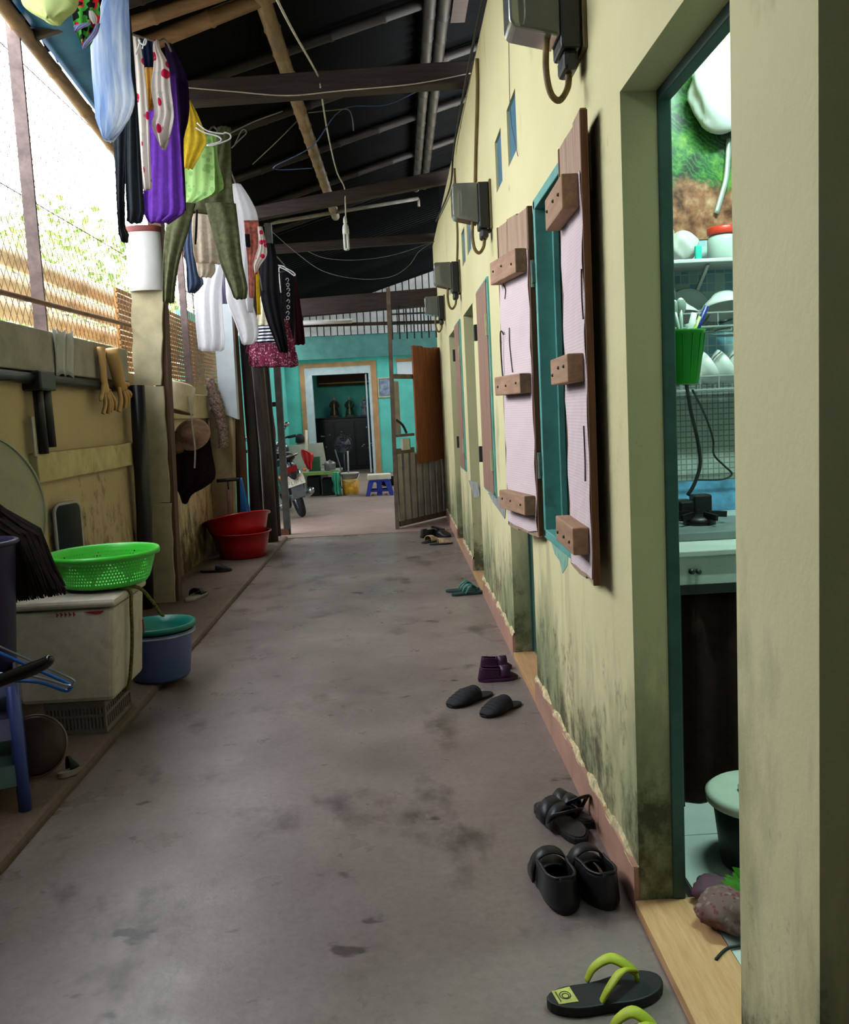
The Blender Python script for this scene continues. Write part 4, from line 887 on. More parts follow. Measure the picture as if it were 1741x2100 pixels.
MB().tube([(hp.x, 8.78, hp.z), (hp.x, 8.78, hp.z-.09)], .008, 8).build('rod', IRON, t, smooth=True)
MB().tube([(hp.x, 8.78, hp.z-.09), (hp.x, 8.78, .06)], .022, 12).build('barrel', mat('rusty_barrel', (120, 84, 66), .6), t, smooth=True)
MB().box(hp.x-.09, hp.x+.09, 8.74, 8.82, .036, .06).build('foot_plate', IRON, t)
garment('blue_cloth', 'bright blue plastic sheet stuffed behind the brown post', 'plastic sheet', [(980, 492, 496), (1010, 493, 504), (1040, 494, 512), (1052, 494, 516)], 8.75, plastic('blue_sheet', (26, 106, 168), .5), t=.05, fold=.012)
garment('magenta_cloth', 'magenta cloth hanging behind the steel post', 'clothing', [(835, 553, 558), (860, 554, 562), (900, 554, 566), (918, 555, 560)], 10.1, cloth('magenta', (196, 30, 84)), t=.04)
pg = PY(405, 884, 7.05); tag(MB().tube([(LX-.01, 7.05, pg.z), (pg.x+.03, 7.05, pg.z)], .008, 8).tube([(pg.x+.03, 7.05, pg.z), (pg.x+.035, 7.05, pg.z+.03)], .008, 8).build('wall_peg', IRON, smooth=True), 'iron wall peg behind the pink hat', 'peg')
# red basins, one tipped in the other
def basin_prof(r0, r1, h, lip=.02, th=.006): return [(r0*.9, 0), (r0, .008), (r0+(r1-r0)*.5, h*.5), (r1, h-.012), (r1+lip, h-.006), (r1+lip, h+.004), (r1-.002, h+.002), (r1-th, h-.02), (r0+(r1-r0)*.5-th, h*.5), (r0-th, .016), (.001, .014)]
RED = plastic('red_plastic', (206, 20, 28), .3); 
cb = PZ(492, 1148, .036)
RED2 = plastic('deep_red_plastic', (176, 18, 30), .35)
tag(MB().lathe(basin_prof(.215, .255, .235), (cb.x, cb.y+.2, .036), 40).build('red_basin', RED2, smooth=True), 'deep red plastic basin standing on the ledge', 'basin', 'red basins')
R_ = Matrix.Rotation(math.radians(-9), 3, 'Y') @ Matrix.Rotation(math.radians(-11), 3, 'X')
tag(MB().lathe(basin_prof(.235, .295, .20, .025), (cb.x-.015, cb.y+.2, .205), 44, R=R_).build('red_basin', RED, smooth=True), 'bright red plastic basin tipped inside the deep red one', 'basin', 'red basins')
# blue tub with teal basin
tb_ = PZ(322, 1405, .03); tx, ty = tb_.x-.01, tb_.y+.13
rr = 70*ty/FPX
t = thing('blue_tub', 'blue grey plastic tub on the ledge beside the foam box', 'tub', (tx, ty, .036))
zr = PY(340, 1290, ty).z
MB().lathe([(rr*.78, .036), (rr*.84, .05), (rr*.97, zr-.05), (rr*1.02, zr-.03), (rr*1.06, zr-.01), (rr*1.06, zr), (rr*.98, zr), (rr*.94, zr-.05), (rr*.8, .06), (.001, .055)], (tx, ty, 0), 40).build('tub_body', plastic('blue_grey_plastic', (92, 112, 166), .4), t, smooth=True)
MB().tube([(tx+rr*1.06*math.cos(k*math.pi/24), ty+rr*1.06*math.sin(k*math.pi/24), zr-.012) for k in range(48)], .005, 6, closed=True).build('rim_band', mat('pale_rim', (180, 196, 206), .4), t, smooth=True)
tag(MB().lathe([(rr*.80, zr-.12), (rr*.90, zr-.03), (rr*.97, zr+.006), (rr*1.10, zr+.012), (rr*1.11, zr+.035), (rr*1.02, zr+.035), (rr*.93, zr+.0), (rr*.78, zr-.105), (.001, zr-.105)], (tx, ty, 0), 40).build('teal_basin', plastic('teal_plastic', (10, 118, 104), .35), smooth=True), 'teal plastic basin nested in the blue tub', 'basin')
garment_r = MB(); garment_r.ell((tx-.03, ty+.02, zr-.085), rr*.55, rr*.5, .03, 20, 8)
tag(garment_r.build('red_cloth', cloth('wet_red_cloth', (172, 24, 40), .25), smooth=True), 'crumpled red cloth lying in the teal basin', 'cloth')
# crate, foam box, lid, rope, colander
fy = 3.66
xl, xr = PY(24, 1350, fy).x, PY(243, 1350, fy).x
zb, zl, zt = PY(205, 1440, fy).z, PY(120, 1252, fy).z, PY(150, 1226, fy+.05).z
CRT = mat('grey_crate_plastic', (118, 112, 104), .6, .1, 8)
t = thing('plastic_crate', 'grey slotted plastic crate under the foam box', 'crate', ((xl+xr)/2, fy+.2, .036))
cx0, cx1 = xl+.10, PY(218, 1480, fy+.02).x; z0, z1 = .036, zb
for zz, hh in ((z0, .02), ((z0+z1)/2, .012), (z1-.03, .03)):
    MB().box(cx0, cx1, fy+.02, fy+.035, zz, zz+hh).build('rail', CRT, t); MB().box(cx1-.015, cx1, fy+.035, fy+.37, zz, zz+hh).build('rail', CRT, t)
n = 16
for k in range(n+1): x = cx0+(cx1-cx0-.012)*k/n; MB().box(x, x+.010, fy+.022, fy+.033, z0, z1-.002).build('slat', CRT, t)
for k in range(13): y = fy+.035+.325*k/12; MB().box(cx1-.013, cx1-.003, y, y+.010, z0, z1-.002).build('slat', CRT, t)
MB().box(cx0+.01, cx1-.02, fy+.04, fy+.36, z0+.004, z0+.02).build('crate_floor', CRT, t)
MB().box(cx0, cx0+.012, fy+.03, fy+.37, z0, z1-.001).build('crate_side', CRT, t); MB().box(cx0, cx1, fy+.362, fy+.372, z0, z1-.001).build('crate_side', CRT, t)
FOAM = mat('dirty_white_foam', (206, 198, 178), .9, .05, 20, .15, dirt=((168, 146, 112), .62))
t = thing('foam_box', 'dirty white foam box with lid tied by a green rope', 'box', ((xl+xr)/2, fy+.2, zb))
fd = .44
MB().prism([(xl+.01, zb+.001), (xr-.035, zb+.001), (xr, zl), (xl, zl)], (0, fy, 0), (1, 0, 0), (0, 0, 1), (0, fd, 0)).build('box_body', FOAM, t, bevel=.02)
MB().box(xl-.012, xr+.012, fy-.012, fy+fd+.012, zl+.003, zt).build('lid', FOAM, t, bevel=.015)
ROPE = mat('olive_rope', (104, 104, 54), .8, .3, 90, .6)
ry = fy+.17; MB().tube(smoothpts([(xl+.2, ry, zt+.006), (xr-.02, ry, zt+.008), (xr+.020, ry, zt-.01), (xr+.018, ry, zl-.03), (xr+.008, ry, (zl+zb)/2), (xr-.02, ry, zb+.02), (xr-.05, ry, zb-.006)], 4), .008, 8).build('rope', ROPE, t, smooth=True)
MB().tube(smoothpts([(xr-.02, ry, zt+.014), (xr+.04, ry+.06, zt-.005), (xr+.075, ry+.12, zt-.08), (xr+.10, ry+.15, zt-.145), (xr+.112, ry+.15, zt-.15)], 4), .008, 8).build('rope_tail', ROPE, t, smooth=True)
REDP = mat('red_print', (150, 36, 34), .8, .2, 30)
MB().prism([(0, 0), (.05, -.012), (.07, -.011), (.085, .002)], (xr-.125, fy-.001, zl-.012), (1, 0, 0), (0, 0, 1), (0, -.002, 0)).build('red_mark', REDP, t)
for k in range(5):
    x = xr-.235+k*.017; MB().box(x, x+.004, fy-.002, fy, zl-.028, zl-.010).box(x, x+.010, fy-.002, fy, zl-.021, zl-.017).build('red_letter', REDP, t)
MB().box(xr+.0, xr+.004, fy+.37, fy+.382, (zl+zb)/2+.0, (zl+zb)/2+.06).build('red_mark', REDP, t)
# colander
GRN2 = plastic('lime_green_plastic', (72, 214, 66), .35)
cy_ = fy+.27; cc = PY(212, 1131, cy_); rr = 108*cy_/FPX; zc = cc.z; hgt = zc-zt-.012; ccx = cc.x
t = thing('colander', 'lime green round plastic colander on the foam box', 'colander', (ccx, cy_, zt+.012))
prof = lambda f: (rr*(.74+.22*f**.7), zt+.012+hgt*f)
n = 96; rows = 7
b = MB()
for j in range(rows):
    f0, f1 = .16+.68*j/rows, .16+.68*(j+1)/rows
    for k in range(n):
        def pt(s, f):
            r_, z_ = prof(f); a = 2*math.pi*(k+s+.5*(j % 2))/n; return Vector((ccx+r_*math.cos(a), cy_+r_*math.sin(a), z_))
        sec = (k//12) % 2; m_ = .24 if (abs((k % 12)-6) + j*.9) < 6 else .40
        o_ = [pt(0, f0), pt(1, f0), pt(1, f1), pt(0, f1)]; df = f1-f0
        i_ = [pt(m_, f0+df*m_), pt(1-m_, f0+df*m_), pt(1-m_, f1-df*m_), pt(m_, f1-df*m_)]
        b.add(o_+i_, [(0, 1, 5, 4), (1, 2, 6, 5), (2, 3, 7, 6), (3, 0, 4, 7)])
b.build('perforated_wall', GRN2, t, solid=.002)
MB().lathe([(.001, zt+.016), (rr*.66, zt+.014), (prof(0)[0], zt+.018), prof(.17)], (ccx, cy_, 0), 64, cap1=False).build('base', GRN2, t, smooth=True, solid=.002)
r1, z1 = prof(.83); MB().lathe([(r1, z1), (rr*.955, zc-.012), (rr*.97, zc), (rr*1.02, zc+.006), (rr*1.035, zc-.004), (rr*1.03, zc-.016), (rr*1.0, zc-.014), (rr*.965, zc-.016), (r1+.001, z1-.004)], (ccx, cy_, 0), 64, cap0=False, cap1=False).build('rim', GRN2, t, smooth=True)
# round grey board, mirror
dc = PY(-38, 1050, 3.9); rad = .345; dcx = dc.x
_d = Vector((.40, .917, 0)).normalized(); _n = Vector((.917, -.40, .10)).normalized(); _u = _n.cross(_d)
R_ = Matrix((_d, _u, _n)).transposed()
tag(MB().lathe([(.001, 0), (rad-.01, 0), (rad, .004), (rad, .02), (rad-.012, .024), (rad-.014, .016), (.001, .016)], (dcx, 3.9, dc.z), 60, R=R_, sy=1.0).build('round_tabletop', mat('grey_beige_laminate', (168, 160, 136), .6, .06, 6, dirt=((150, 140, 118), .62)), smooth=False), 'round grey beige tabletop leaning against the left wall', 'tabletop')
mc = PX(137, 1085, LX+.05); t = thing('mirror', 'small rounded mirror with pale frame leaning on the left wall', 'mirror', (LX+.05, mc.y, mc.z-.16))
def rrect(w, h, r, n=6):
    o = []
    for cx, cz, a0 in ((w-r, h-r, 0), (-w+r, h-r, 90), (-w+r, -h+r, 180), (w-r, -h+r, 270)):
        for k in range(n+1): a = math.radians(a0+90*k/n); o.append((cx+r*math.cos(a), cz+r*math.sin(a)))
    return o
uy = Vector((.25, .97, 0)).normalized()
MB().tube([Vector((LX+.06, mc.y, mc.z-.02))+uy*a+Vector((0, 0, c_)) for a, c_ in rrect(.115, .16, .05)], .010, 8, closed=True).build('frame', plastic('pale_grey_frame', (186, 186, 184)), t, smooth=True)
MB().prism(rrect(.112, .157, .05), (LX+.06, mc.y, mc.z-.02), uy, (0, 0, 1), (.006, -.002, 0)).build('glass', NT('dark_mirror_glass').done((46, 48, 50), .12, .6, .5), t)
# dark fibre broom, purple bin
bp = Vector((PY(0, 1180, 3.3).x, 3.3, 0)); bm = MB(); R2 = random.Random(5)
apex = PY(-45, 1040, 3.3); ctr = PY(10, 1215, 3.3)
for k in range(900):
    f = R2.random(); a0 = PY(-60+R2.uniform(0, 60), 1045+R2.uniform(-10, 30), 3.3+R2.uniform(-.05, .05))
    e = PY(-70+205*f, 1236-24*abs(f-.4)+R2.uniform(-14, 8)-10*f, 3.3+R2.uniform(-.09, .09)); mid = a0.lerp(e, .5)+Vector((.02*R2.uniform(0, 1)+.03*f, 0, .055*f+.01))
    bm.tube([a0, mid, e], [.005, .006, .002], 3)
tag(bm.build('bristles', None, None), None, None) if False else None
t = thing('fibre_broom', 'big dark brown fibre broom head resting on the foam box', 'broom', (ctr.x, 3.3, ctr.z-.05))
tag(bm.build('bristles', mat('dark_palm_fibre', (30, 21, 18), .95, .4, 30), t), kind='stuff')
bin_x = PY(8, 1250, 3.1).x; zz0, zz1 = PY(8, 1392, 3.1).z, PY(8, 1108, 3.1).z
DPB = plastic('dark_violet_plastic', (34, 28, 66), .45)
t = thing('violet_bin', 'dark violet plastic bin at the left edge standing on the blue rack', 'bin', (bin_x-.10, 3.1, zz0))
MB().lathe([(.09, zz0), (.098, zz0+.01), (.135, zz1-.02), (.142, zz1), (.132, zz1), (.125, zz1-.03), (.09, zz0+.02), (.001, zz0+.015)], (bin_x-.085, 3.1, 0), 30).build('bin_body', DPB, t, smooth=True)
MB().tube([(bin_x-.085+.142*math.cos(k*math.pi/16), 3.1+.142*math.sin(k*math.pi/16), zz1-.008) for k in range(32)], .009, 6, closed=True).build('bin_rim', DPB, t, smooth=True)
# blue plastic rack with hangers
BLP = plastic('blue_rack_plastic', (64, 84, 158), .4); TRY = plastic('grey_blue_tray', (120, 126, 170), .45); GLT = plastic('glassy_green_box', (92, 122, 122), .3)
ry_ = 2.95; px_ = PY(36, 1500, ry_).x
t = thing('plastic_rack', 'blue plastic tiered rack at the left edge of the corridor', 'rack', (px_-.2, ry_+.1, .036))
zt_ = PY(34, 1405, ry_).z
RM = Matrix.Translation((px_, ry_, 0)) @ Matrix.Rotation(math.radians(23), 4, 'Z') @ Matrix.Translation((-px_, -ry_, 0))
for dx, dy in ((0, 0), (0, .30), (-.36, 0), (-.36, .30)): MB(RM).tube([(px_+dx, ry_+dy, .036), (px_+dx-.006, ry_+dy, zt_)], .021, 12).build('upright', BLP, t, smooth=True)
for zz, m_, nm in ((zt_-.02, TRY, 'tray'), (.30, TRY, 'tray'), (.14, GLT, 'tray')):
    tr = MB(RM).box(px_-.37, px_+.012, ry_-.012, ry_+.31, zz-.012, zz)
    tr.box(px_-.37, px_+.012, ry_-.012, ry_-.004, zz, zz+.06).box(px_+.004, px_+.012, ry_-.004, ry_+.31, zz, zz+.06).box(px_-.37, px_-.362, ry_-.004, ry_+.31, zz, zz+.06).box(px_-.362, px_+.004, ry_+.302, ry_+.31, zz, zz+.06)
    tr.build(nm, m_, t)
hg = 2.85
BLH = plastic('blue_hanger_plastic', (30, 96, 176), .35); WRH = mat('steel_hanger_wire', (150, 160, 170), .3, .1, metal=.8)
def hang3(label, apex, tip, base, Y, r, m):
    o = MB().tube(smoothpts([PY(*apex, Y), PY(*[(a+b_)/2 for a, b_ in zip(apex, tip)], Y+.01), PY(*tip, Y+.02), PY(tip[0]+3, tip[1]+10, Y+.02), PY(tip[0]-8, tip[1]+14, Y+.02), PY(*[(a+b_)/2 for a, b_ in zip(base, tip)], Y+.01), PY(*base, Y)], 4), r, 8).build('clothes_hanger', m, smooth=True); tag(o, label, 'hanger', 'hangers lying on the rack')
hang3('blue plastic clothes hanger lying on the blue rack', (-10, 1335), (140, 1402), (20, 1396), hg, .006, BLH)
hang3('steel wire hanger lying over the blue plastic hanger', (-10, 1322), (146, 1392), (-20, 1380), hg-.03, .004, WRH)
tag(MB().tube(smoothpts([PY(-30, 1408, 2.7), PY(20, 1388, 2.7), PY(60, 1374, 2.7), PY(92, 1360, 2.7), PY(106, 1348, 2.7)], 4), [.018, .019, .02, .02, .02, .02, .021, .021, .021, .021, .02, .019, .018, .017, .016, .014, .01], 10).build('umbrella_handle', plastic('glossy_black_handle', (16, 16, 18), .2), smooth=True), 'curved glossy black umbrella handle over the rack', 'umbrella')
# pan lid, flat box and shoes on the dark ledge
lc = PZ(78, 1600, .036); R_ = Matrix.Rotation(math.radians(66), 3, 'X') @ Matrix.Rotation(math.radians(14), 3, 'Y')
t = thing('pan_lid', 'dark round pan lid leaning beside the blue rack', 'lid', (lc.x-.02, lc.y+.06, .036))
lx, ly = lc.x-.03, lc.y+.07
MB().lathe([(.001, .02), (.06, .016), (.10, .006), (.112, 0), (.112, -.008), (.10, -.002), (.001, .008)], (lx, ly, .036+.105), 36, R=R_).build('lid_disc', mat('dark_pan_metal', (66, 56, 50), .4, .15, 8, metal=.4), t, smooth=True)
MB().tube([Vector((lx, ly, .141))+R_ @ Vector((.112*math.cos(k*math.pi/18), .112*math.sin(k*math.pi/18), -.003)) for k in range(36)], .005, 6, closed=True).build('lid_rim', mat('pan_rim', (116, 106, 96), .35, .1, metal=.6), t, smooth=True)
# ================================================================ footwear on the floor
BLKR = mat('black_rubber', (20, 20, 22), .6, .15, 20, .1); BLKL = mat('worn_black_leather', (24, 23, 26), .45, .2, 20, .15)
def sole_outline(L, W, n=28, heelw=.80, left=True):
    # closed outline, heel at y=-L/2, toe at y=+L/2
    o = []
    for k in range(n):
        a = 2*math.pi*k/n; y = -math.cos(a)
        s = (y+1)/2; w = heelw*.5+(.5-heelw*.5)*s-.07*math.exp(-((s-.42)/.16)**2)
        w *= math.sqrt(max(0, 1-abs(y)**3.2)) if abs(y) < 1 else 0
        x = math.sin(a); x = math.copysign(abs(x)**.55 if abs(x) > 1e-6 else 0, x)
        o.append((W*w*(1 if x >= 0 else -1)*min(1, abs(x)*1.6+.0) if False else W*w*(1 if math.sin(a) >= 0 else -1)+(.012 if left else -.012)*math.sin(s*math.pi), y*L/2))
    return o
def place(heel, toe, z=0.0):
    h, t_ = PZ(*heel, z+.01), PZ(*toe, z+.01); c = (h+t_)/2; d_ = t_-h
    return TR((c.x, c.y, z), math.atan2(d_.y, d_.x)-math.pi/2), d_.length
def sole(M, L, W, th, m, parent, nm='sole', left=True, z=0):
    o = sole_outline(L, W, left=left)
    return MB(M).prism(o[::-1], (0, 0, z), (1, 0, 0), (0, 1, 0), (0, 0, th)).build(nm, m, parent, bevel=.004)
def shoe_thing(name, label, cat, M, grp): return thing(name, label, cat, M.translation, grp)
def flipflop(label, heel, toe, msole, mstrap, left=True, W=.40, z=0.0, logo=None, th=.018, grp='flip flops'):
    M, L = place(heel, toe, z); t = shoe_thing('flip_flop', label, 'flip flop', M, grp); W = L*W
    sole(M, L, W, th, msole, t, left=left)
    ap = Vector((.0, L*.27, th+.022))
    for sx in (-1, 1):
        pts = smoothpts([Vector((sx*W*.36, -L*.10, th*.8)), Vector((sx*W*.36, -L*.03, th+.025)), Vector((sx*W*.24, L*.10, th+.048)), Vector((sx*W*.07, L*.22, th+.034)), ap], 5)
        MB(M).tube(pts, [.0075+.0035*math.sin(k/(len(pts)-1)*math.pi) for k in range(len(pts))], 8, sx=.5, sy=1.25).build('strap', mstrap, t, smooth=True)
    MB(M).tube([ap+Vector((0, 0, .004)), Vector((0, L*.29, th*.7))], .006, 8).build('toe_peg', mstrap, t, smooth=True)
    if logo:
        pm = MB(M).prism([(-.022, -L*.43), (.024, -L*.43), (.027, -L*.27), (-.025, -L*.27)], (0, 0, th), (1, 0, 0), (0, 1, 0), (0, 0, .0012)).build('heel_print', logo, t)
        dk = mat('print_olive', (70, 70, 40), .7)
        for (r0, cx) in ((.013, 0), (.008, .002)):
            MB(M).tube([Vector((cx+r0*math.cos(k*math.pi/10), -L*.345+r0*.9*math.sin(k*math.pi/10), th+.0014)) for k in range(20)], .0013, 4, closed=True).build('print_emblem', dk, pm)
        MB(M).box(-.016, .018, -L*.41, -L*.40, th+.0012, th+.002).build('print_line', dk, pm)
    return t
YEL = mat('lime_yellow_strap', (176, 186, 50), .5, .1, 12); LOGO = mat('pale_yellow_print', (178, 178, 92), .7, .2, 30)
flipflop('black flip flop with lime yellow straps and heel print near the threshold', (1122, 2062), (1356, 2014), BLKR, YEL, True, logo=LOGO, th=.024)
flipflop('black flip flop with lime yellow straps cut off by the bottom edge', (1172, 2172), (1395, 2130), BLKR, YEL, False, th=.022)
TEALF = mat('teal_strap', (34, 120, 108), .5); DKS = mat('dark_teal_sole', (38, 62, 60), .6)
flipflop('dark flip flop with teal straps, the one lying behind', (914, 1212), (984, 1207), DKS, TEALF, True, W=.42)
flipflop('dark flip flop with teal straps, the one lying in front', (926, 1220), (990, 1213), DKS, TEALF, False, W=.42)
# closed shoes built as a shell over the sole
def shell(M, L, W, H, y0, y1, prof, m, parent, nm='upper', n=18, th=.005, z0=.012, opening=None):
    # cross sections from y0 to y1: half width from the outline, height from prof(s); open arch where the foot goes in
    b = MB(M); nv = 20
    def fn(i, j):
        y = y0+(y1-y0)*j; s = (y+L/2)/L
        w = .40+.10*s-.07*math.exp(-((s-.42)/.16)**2); e = abs(2*s-1); w *= math.sqrt(max(0.02, 1-e**3.4)); w *= W*1.0
        h = prof(s)*H
        a = math.pi*i; op = opening(s) if opening else 0
        # a in 0..pi across; opening removes the crown by sinking it
        x = w*math.cos(a); z = z0+h*min(math.sin(a)**.7 if math.sin(a) > 0 else 0, 1-op)
        return Vector((x, y, z))
    b.grid(fn, n, nv); return b.build(nm, m, parent, smooth=True, solid=th)
def lower_shoe(label, heel, toe, m, msole, H=.075, W=.36, name='loafer', cat='shoe', grp='loafers', strap=True, left=True):
    M, L = place(heel, toe); t = shoe_thing(name, label, cat, M, grp); W = L*W
    sole(M, L, W, .016, msole, t, left=left)
    # vamp over the toes
    shell(M, L*.99, W, H*.78, -L*.02, L*.485, lambda s: min(1, (1.02-s)*3.2)*(.72+.28*(1-s)), m, t, 'vamp')
    # side and heel wall, open on top
    b = MB(M); n = 30
    def fn(i, j):
        a = math.pi*(1.0+i)  # around the heel
        s_ = .5-.5*math.cos(math.pi*(i*2-1)) if False else 0
        u = abs(2*i-1); y = -L*.49+(L*.52)*u**1.7
        s = (y+L/2)/L; w = .40+.10*s-.07*math.exp(-((s-.42)/.16)**2); e = abs(2*s-1); w *= math.sqrt(max(0.0, 1-e**3.4))*W
        h = H*(.78+.22*(1-u)**1.0)
        sgn = -1 if i < .5 else 1
        inn = 1-.12*j
        return Vector((sgn*w*inn, y+.012*j*(1-u), .012+h*j))
    b.grid(fn, n, 7); b.build('heel_counter', m, t, smooth=True, solid=.005)
    MB(M).tube(smoothpts([fn(k/14, 1) for k in range(15)], 2), .0045, 6).build('topline', m, t, smooth=True)
    if strap:
        MB(M).grid(lambda i, j: Vector((W*.47*math.cos(math.pi*i), L*.045+.045*j, .014+H*.92*(max(0, math.sin(math.pi*i))**.7))), 14, 3).build('saddle_strap', m, t, smooth=True, solid=.004)
    MB(M).box(-W*.26, W*.26, -L*.42, L*.05, .016, .021).build('insole', mat('dark_insole', (36, 34, 34), .9), t)
    return t
lower_shoe('worn black loafer with toe towards the wall, left one of the pair', (1165, 1872), (1108, 1762), BLKL, BLKR, W=.40, H=.085)
lower_shoe('worn black loafer with toe towards the wall, right one of the pair', (1254, 1862), (1176, 1758), BLKL, BLKR, W=.40, H=.085, left=False)
# strap sandals
def sandal(label, heel, toe, m, msole, W=.38, left=True, arch=True, grp='black sandals', name='sandal'):
    M, L = place(heel, toe); t = shoe_thing(name, label, 'sandal', M, grp); W = L*W
    sole(M, L, W, .022, msole, t, left=left)
    MB(M).prism([(x*.86, y*.93) for x, y in sole_outline(L, W, left=left)][::-1], (0, 0, .022), (1, 0, 0), (0, 1, 0), (0, 0, .003)).build('footbed', mat('worn_footbed', (62, 58, 54), .8, .2, 15), t)
    for yc, hw, hh in ((L*.18, .03, .05), (-L*.02, .022, .055)):
        MB(M).grid(lambda i, j: Vector((W*.48*math.cos(math.pi*i), yc-hw+2*hw*j+.02*math.cos(math.pi*i), .012+hh*max(0, math.sin(math.pi*i))**.8)), 14, 3).build('cross_strap', m, t, smooth=True, solid=.003)
    if arch:
        MB(M).tube(smoothpts([Vector((-W*.40, -L*.05, .02)), Vector((-W*.42, -L*.16, .06)), Vector((-W*.2, -L*.30, .085)), Vector((W*.2, -L*.30, .085)), Vector((W*.42, -L*.16, .06)), Vector((W*.40, -L*.05, .02))], 5), .008, 8, sx=.5, sy=1.3).build('heel_strap', m, t, smooth=True)
    return t
sandal('black strap sandal with raised heel strap above the loafers, front one', (1196, 1728), (1106, 1650), BLKL, BLKR)
sandal('black strap sandal above the loafers, the one against the wall', (1214, 1694), (1128, 1640), BLKL, BLKR, left=False)
# espadrille slippers: closed flat vamps
def slipper(label, heel, toe, m, W=.36, H=.05, grp='ribbed black slippers', name='slipper', cat='slipper', ribs=True):
    M, L = place(heel, toe); t = shoe_thing(name, label, cat, M, grp); W = L*W
    sole(M, L, W, .012, BLKR, t)
    shell(M, L*.99, W, H, -L*.12, L*.485, lambda s: min(1, (1.02-s)*2.6)*(.8+.2*(1-s)), m, t, 'vamp')
    if ribs:
        for k in range(7):
            y = -L*.08+L*.07*k
            s = (y+L/2)/L; w = (.40+.10*s-.07*math.exp(-((s-.42)/.16)**2))*math.sqrt(max(.02, 1-abs(2*s-1)**3.4))*W
            h = H*min(1, (1.02-s)*2.6)*(.8+.2*(1-s))
            MB(M).tube([Vector((w*math.cos(math.pi*q/12), y, .0145+h*max(0, math.sin(math.pi*q/12))**.7)) for q in range(13)], .0022, 5).build('rib', m, t, smooth=True)
    return t
BRB = mat('black_ribbed_fabric', (26, 26, 30), .8, .2, 40, .3)
slipper('ribbed black slipper pointing at the wall, farther one of the pair', (1008, 1418), (920, 1448), BRB, H=.055, W=.42)
slipper('ribbed black slipper pointing at the wall, nearer one of the pair', (1066, 1438), (990, 1468), BRB, H=.055, W=.44)
PUR = mat('dark_plum_rubber', (66, 28, 62), .45, .12, 14)
lower_shoe('dark plum rubber clog against the skirting, nearer one of the pair', (980, 1394), (1062, 1386), PUR, PUR, H=.058, W=.36, name='clog', cat='clog', grp='plum clogs', strap=True)
lower_shoe('dark plum rubber clog, the farther one of the pair', (984, 1372), (1050, 1366), PUR, PUR, H=.058, W=.36, name='clog', cat='clog', grp='plum clogs', strap=True)
BGE = mat('beige_fuzzy_slipper', (196, 162, 124), .95, .2, 30, .4)
slipper('pale beige slipper below the gate, left one of the pair', (866, 1113), (896, 1106), BGE, H=.06, W=.5, grp='beige slippers', ribs=False)
slipper('pale beige slipper below the gate, right one of the pair', (880, 1116), (928, 1112), BGE, H=.05, W=.4, grp='beige slippers', ribs=False)
lower_shoe('black shoe at the foot of the gate, left one of the pair', (864, 1102), (900, 1092), BLKL, BLKR, name='loafer', grp='black shoes by the gate', strap=False)
lower_shoe('black shoe at the foot of the gate, right one of the pair', (886, 1094), (922, 1100), BLKL, BLKR, name='loafer', grp='black shoes by the gate', strap=False)
# on the raised ledge
def ledge_slip(label, heel, toe, m, msole=BLKR):
    M, L = place(heel, toe, .036); t = shoe_thing('slipper', label, 'slipper', M, 'slippers on the ledge'); W = L*.38
    sole(M, L, W, .02, msole, t); shell(M, L*.99, W, .05, 0, L*.42, lambda s: min(1, (1.02-s)*2.4), m, t, 'vamp', z0=.018)
ledge_slip('black slipper lying in front of the red basins', (410, 1172), (476, 1168), BLKL)
ledge_slip('black slipper with pale sole beside the cream column foot', (382, 1232), (418, 1214), BLKL, mat('pale_sole', (150, 144, 130), .8))
ledge_slip('pale soled slipper lying by the pan lid', (118, 1592), (162, 1574), BLKL, mat('pale_sole', (150, 144, 130), .8))
# ================================================================ kitchen seen through the open door
def m_poster():
    N = NT('garden_poster_print'); z = N.sep()[2]
    n1 = N.noise(7, 6, .7); n2 = N.noise(16, 4, .6, N.mapping((1, 1, 1), loc=(3, 1, 2)))
    green = N.ramp(n1, [(.36, (5, 12, 9)), (.46, (12, 40, 18)), (.55, (34, 92, 36)), (.64, (96, 138, 48)), (.78, (170, 190, 104))])
    w = N.n('ShaderNodeTexWave', {'Vector': N.mapping((1, 1, 1), rot=(0, .9, 0)), 'Scale': 16.0, 'Distortion': 16.0, 'Detail': 3.0}).outputs['Fac']
    green = N.mix(N.math('MULTIPLY', N.rng(w, .6, .9), .22), green, (96, 168, 80))
    rock = N.ramp(n2, [(.3, (70, 34, 20)), (.5, (150, 98, 72)), (.7, (196, 160, 130))])
    m = N.rng(N.math('ADD', z, N.math('MULTIPLY', n1, .35)), 2.33, 2.27)
    return N.done(N.mix(m, green, rock), .35, 0, .4)
KW = RY1-.004
def kpx(x, y, Y=KW): return PY(x, y, Y)
pz0, pz1 = kpx(1430, 492).z, 2.95
tag(MB().box(WX+WT+.01, 1.9, KW-.002, RY1-.0005, pz0, pz1).build('garden_poster', m_poster(), origin=(0, 0, 0)), 'glossy garden poster with palms and rocks on the kitchen wall', 'poster')
def m_mosaic(name, cols, sc):
    N = NT(name); b = N.n('ShaderNodeTexBrick', {'Vector': N.mapping((1, 1, 1), rot=(math.pi/2, 0, 0)), 'Color1': lin(cols[0]), 'Color2': lin(cols[1]), 'Mortar': lin(cols[2]), 'Scale': 1.0, 'Mortar Size': .0022, 'Bias': -.1, 'Brick Width': sc, 'Row Height': sc}, offset=0.0)
    return N.done(b.outputs[0], .3, 0, .5)
pz2 = kpx(1440, 735).z; pz3 = kpx(1440, 985).z; pz4 = kpx(1440, 1075).z
def wallpan(name, label, cat, z0, z1, m, proud=.002): return tag(MB().box(WX+WT+.01, 1.9, RY1-.0005-proud, RY1-.0005, z0, z1).build(name, m, origin=(0, 0, 0)), label, cat)
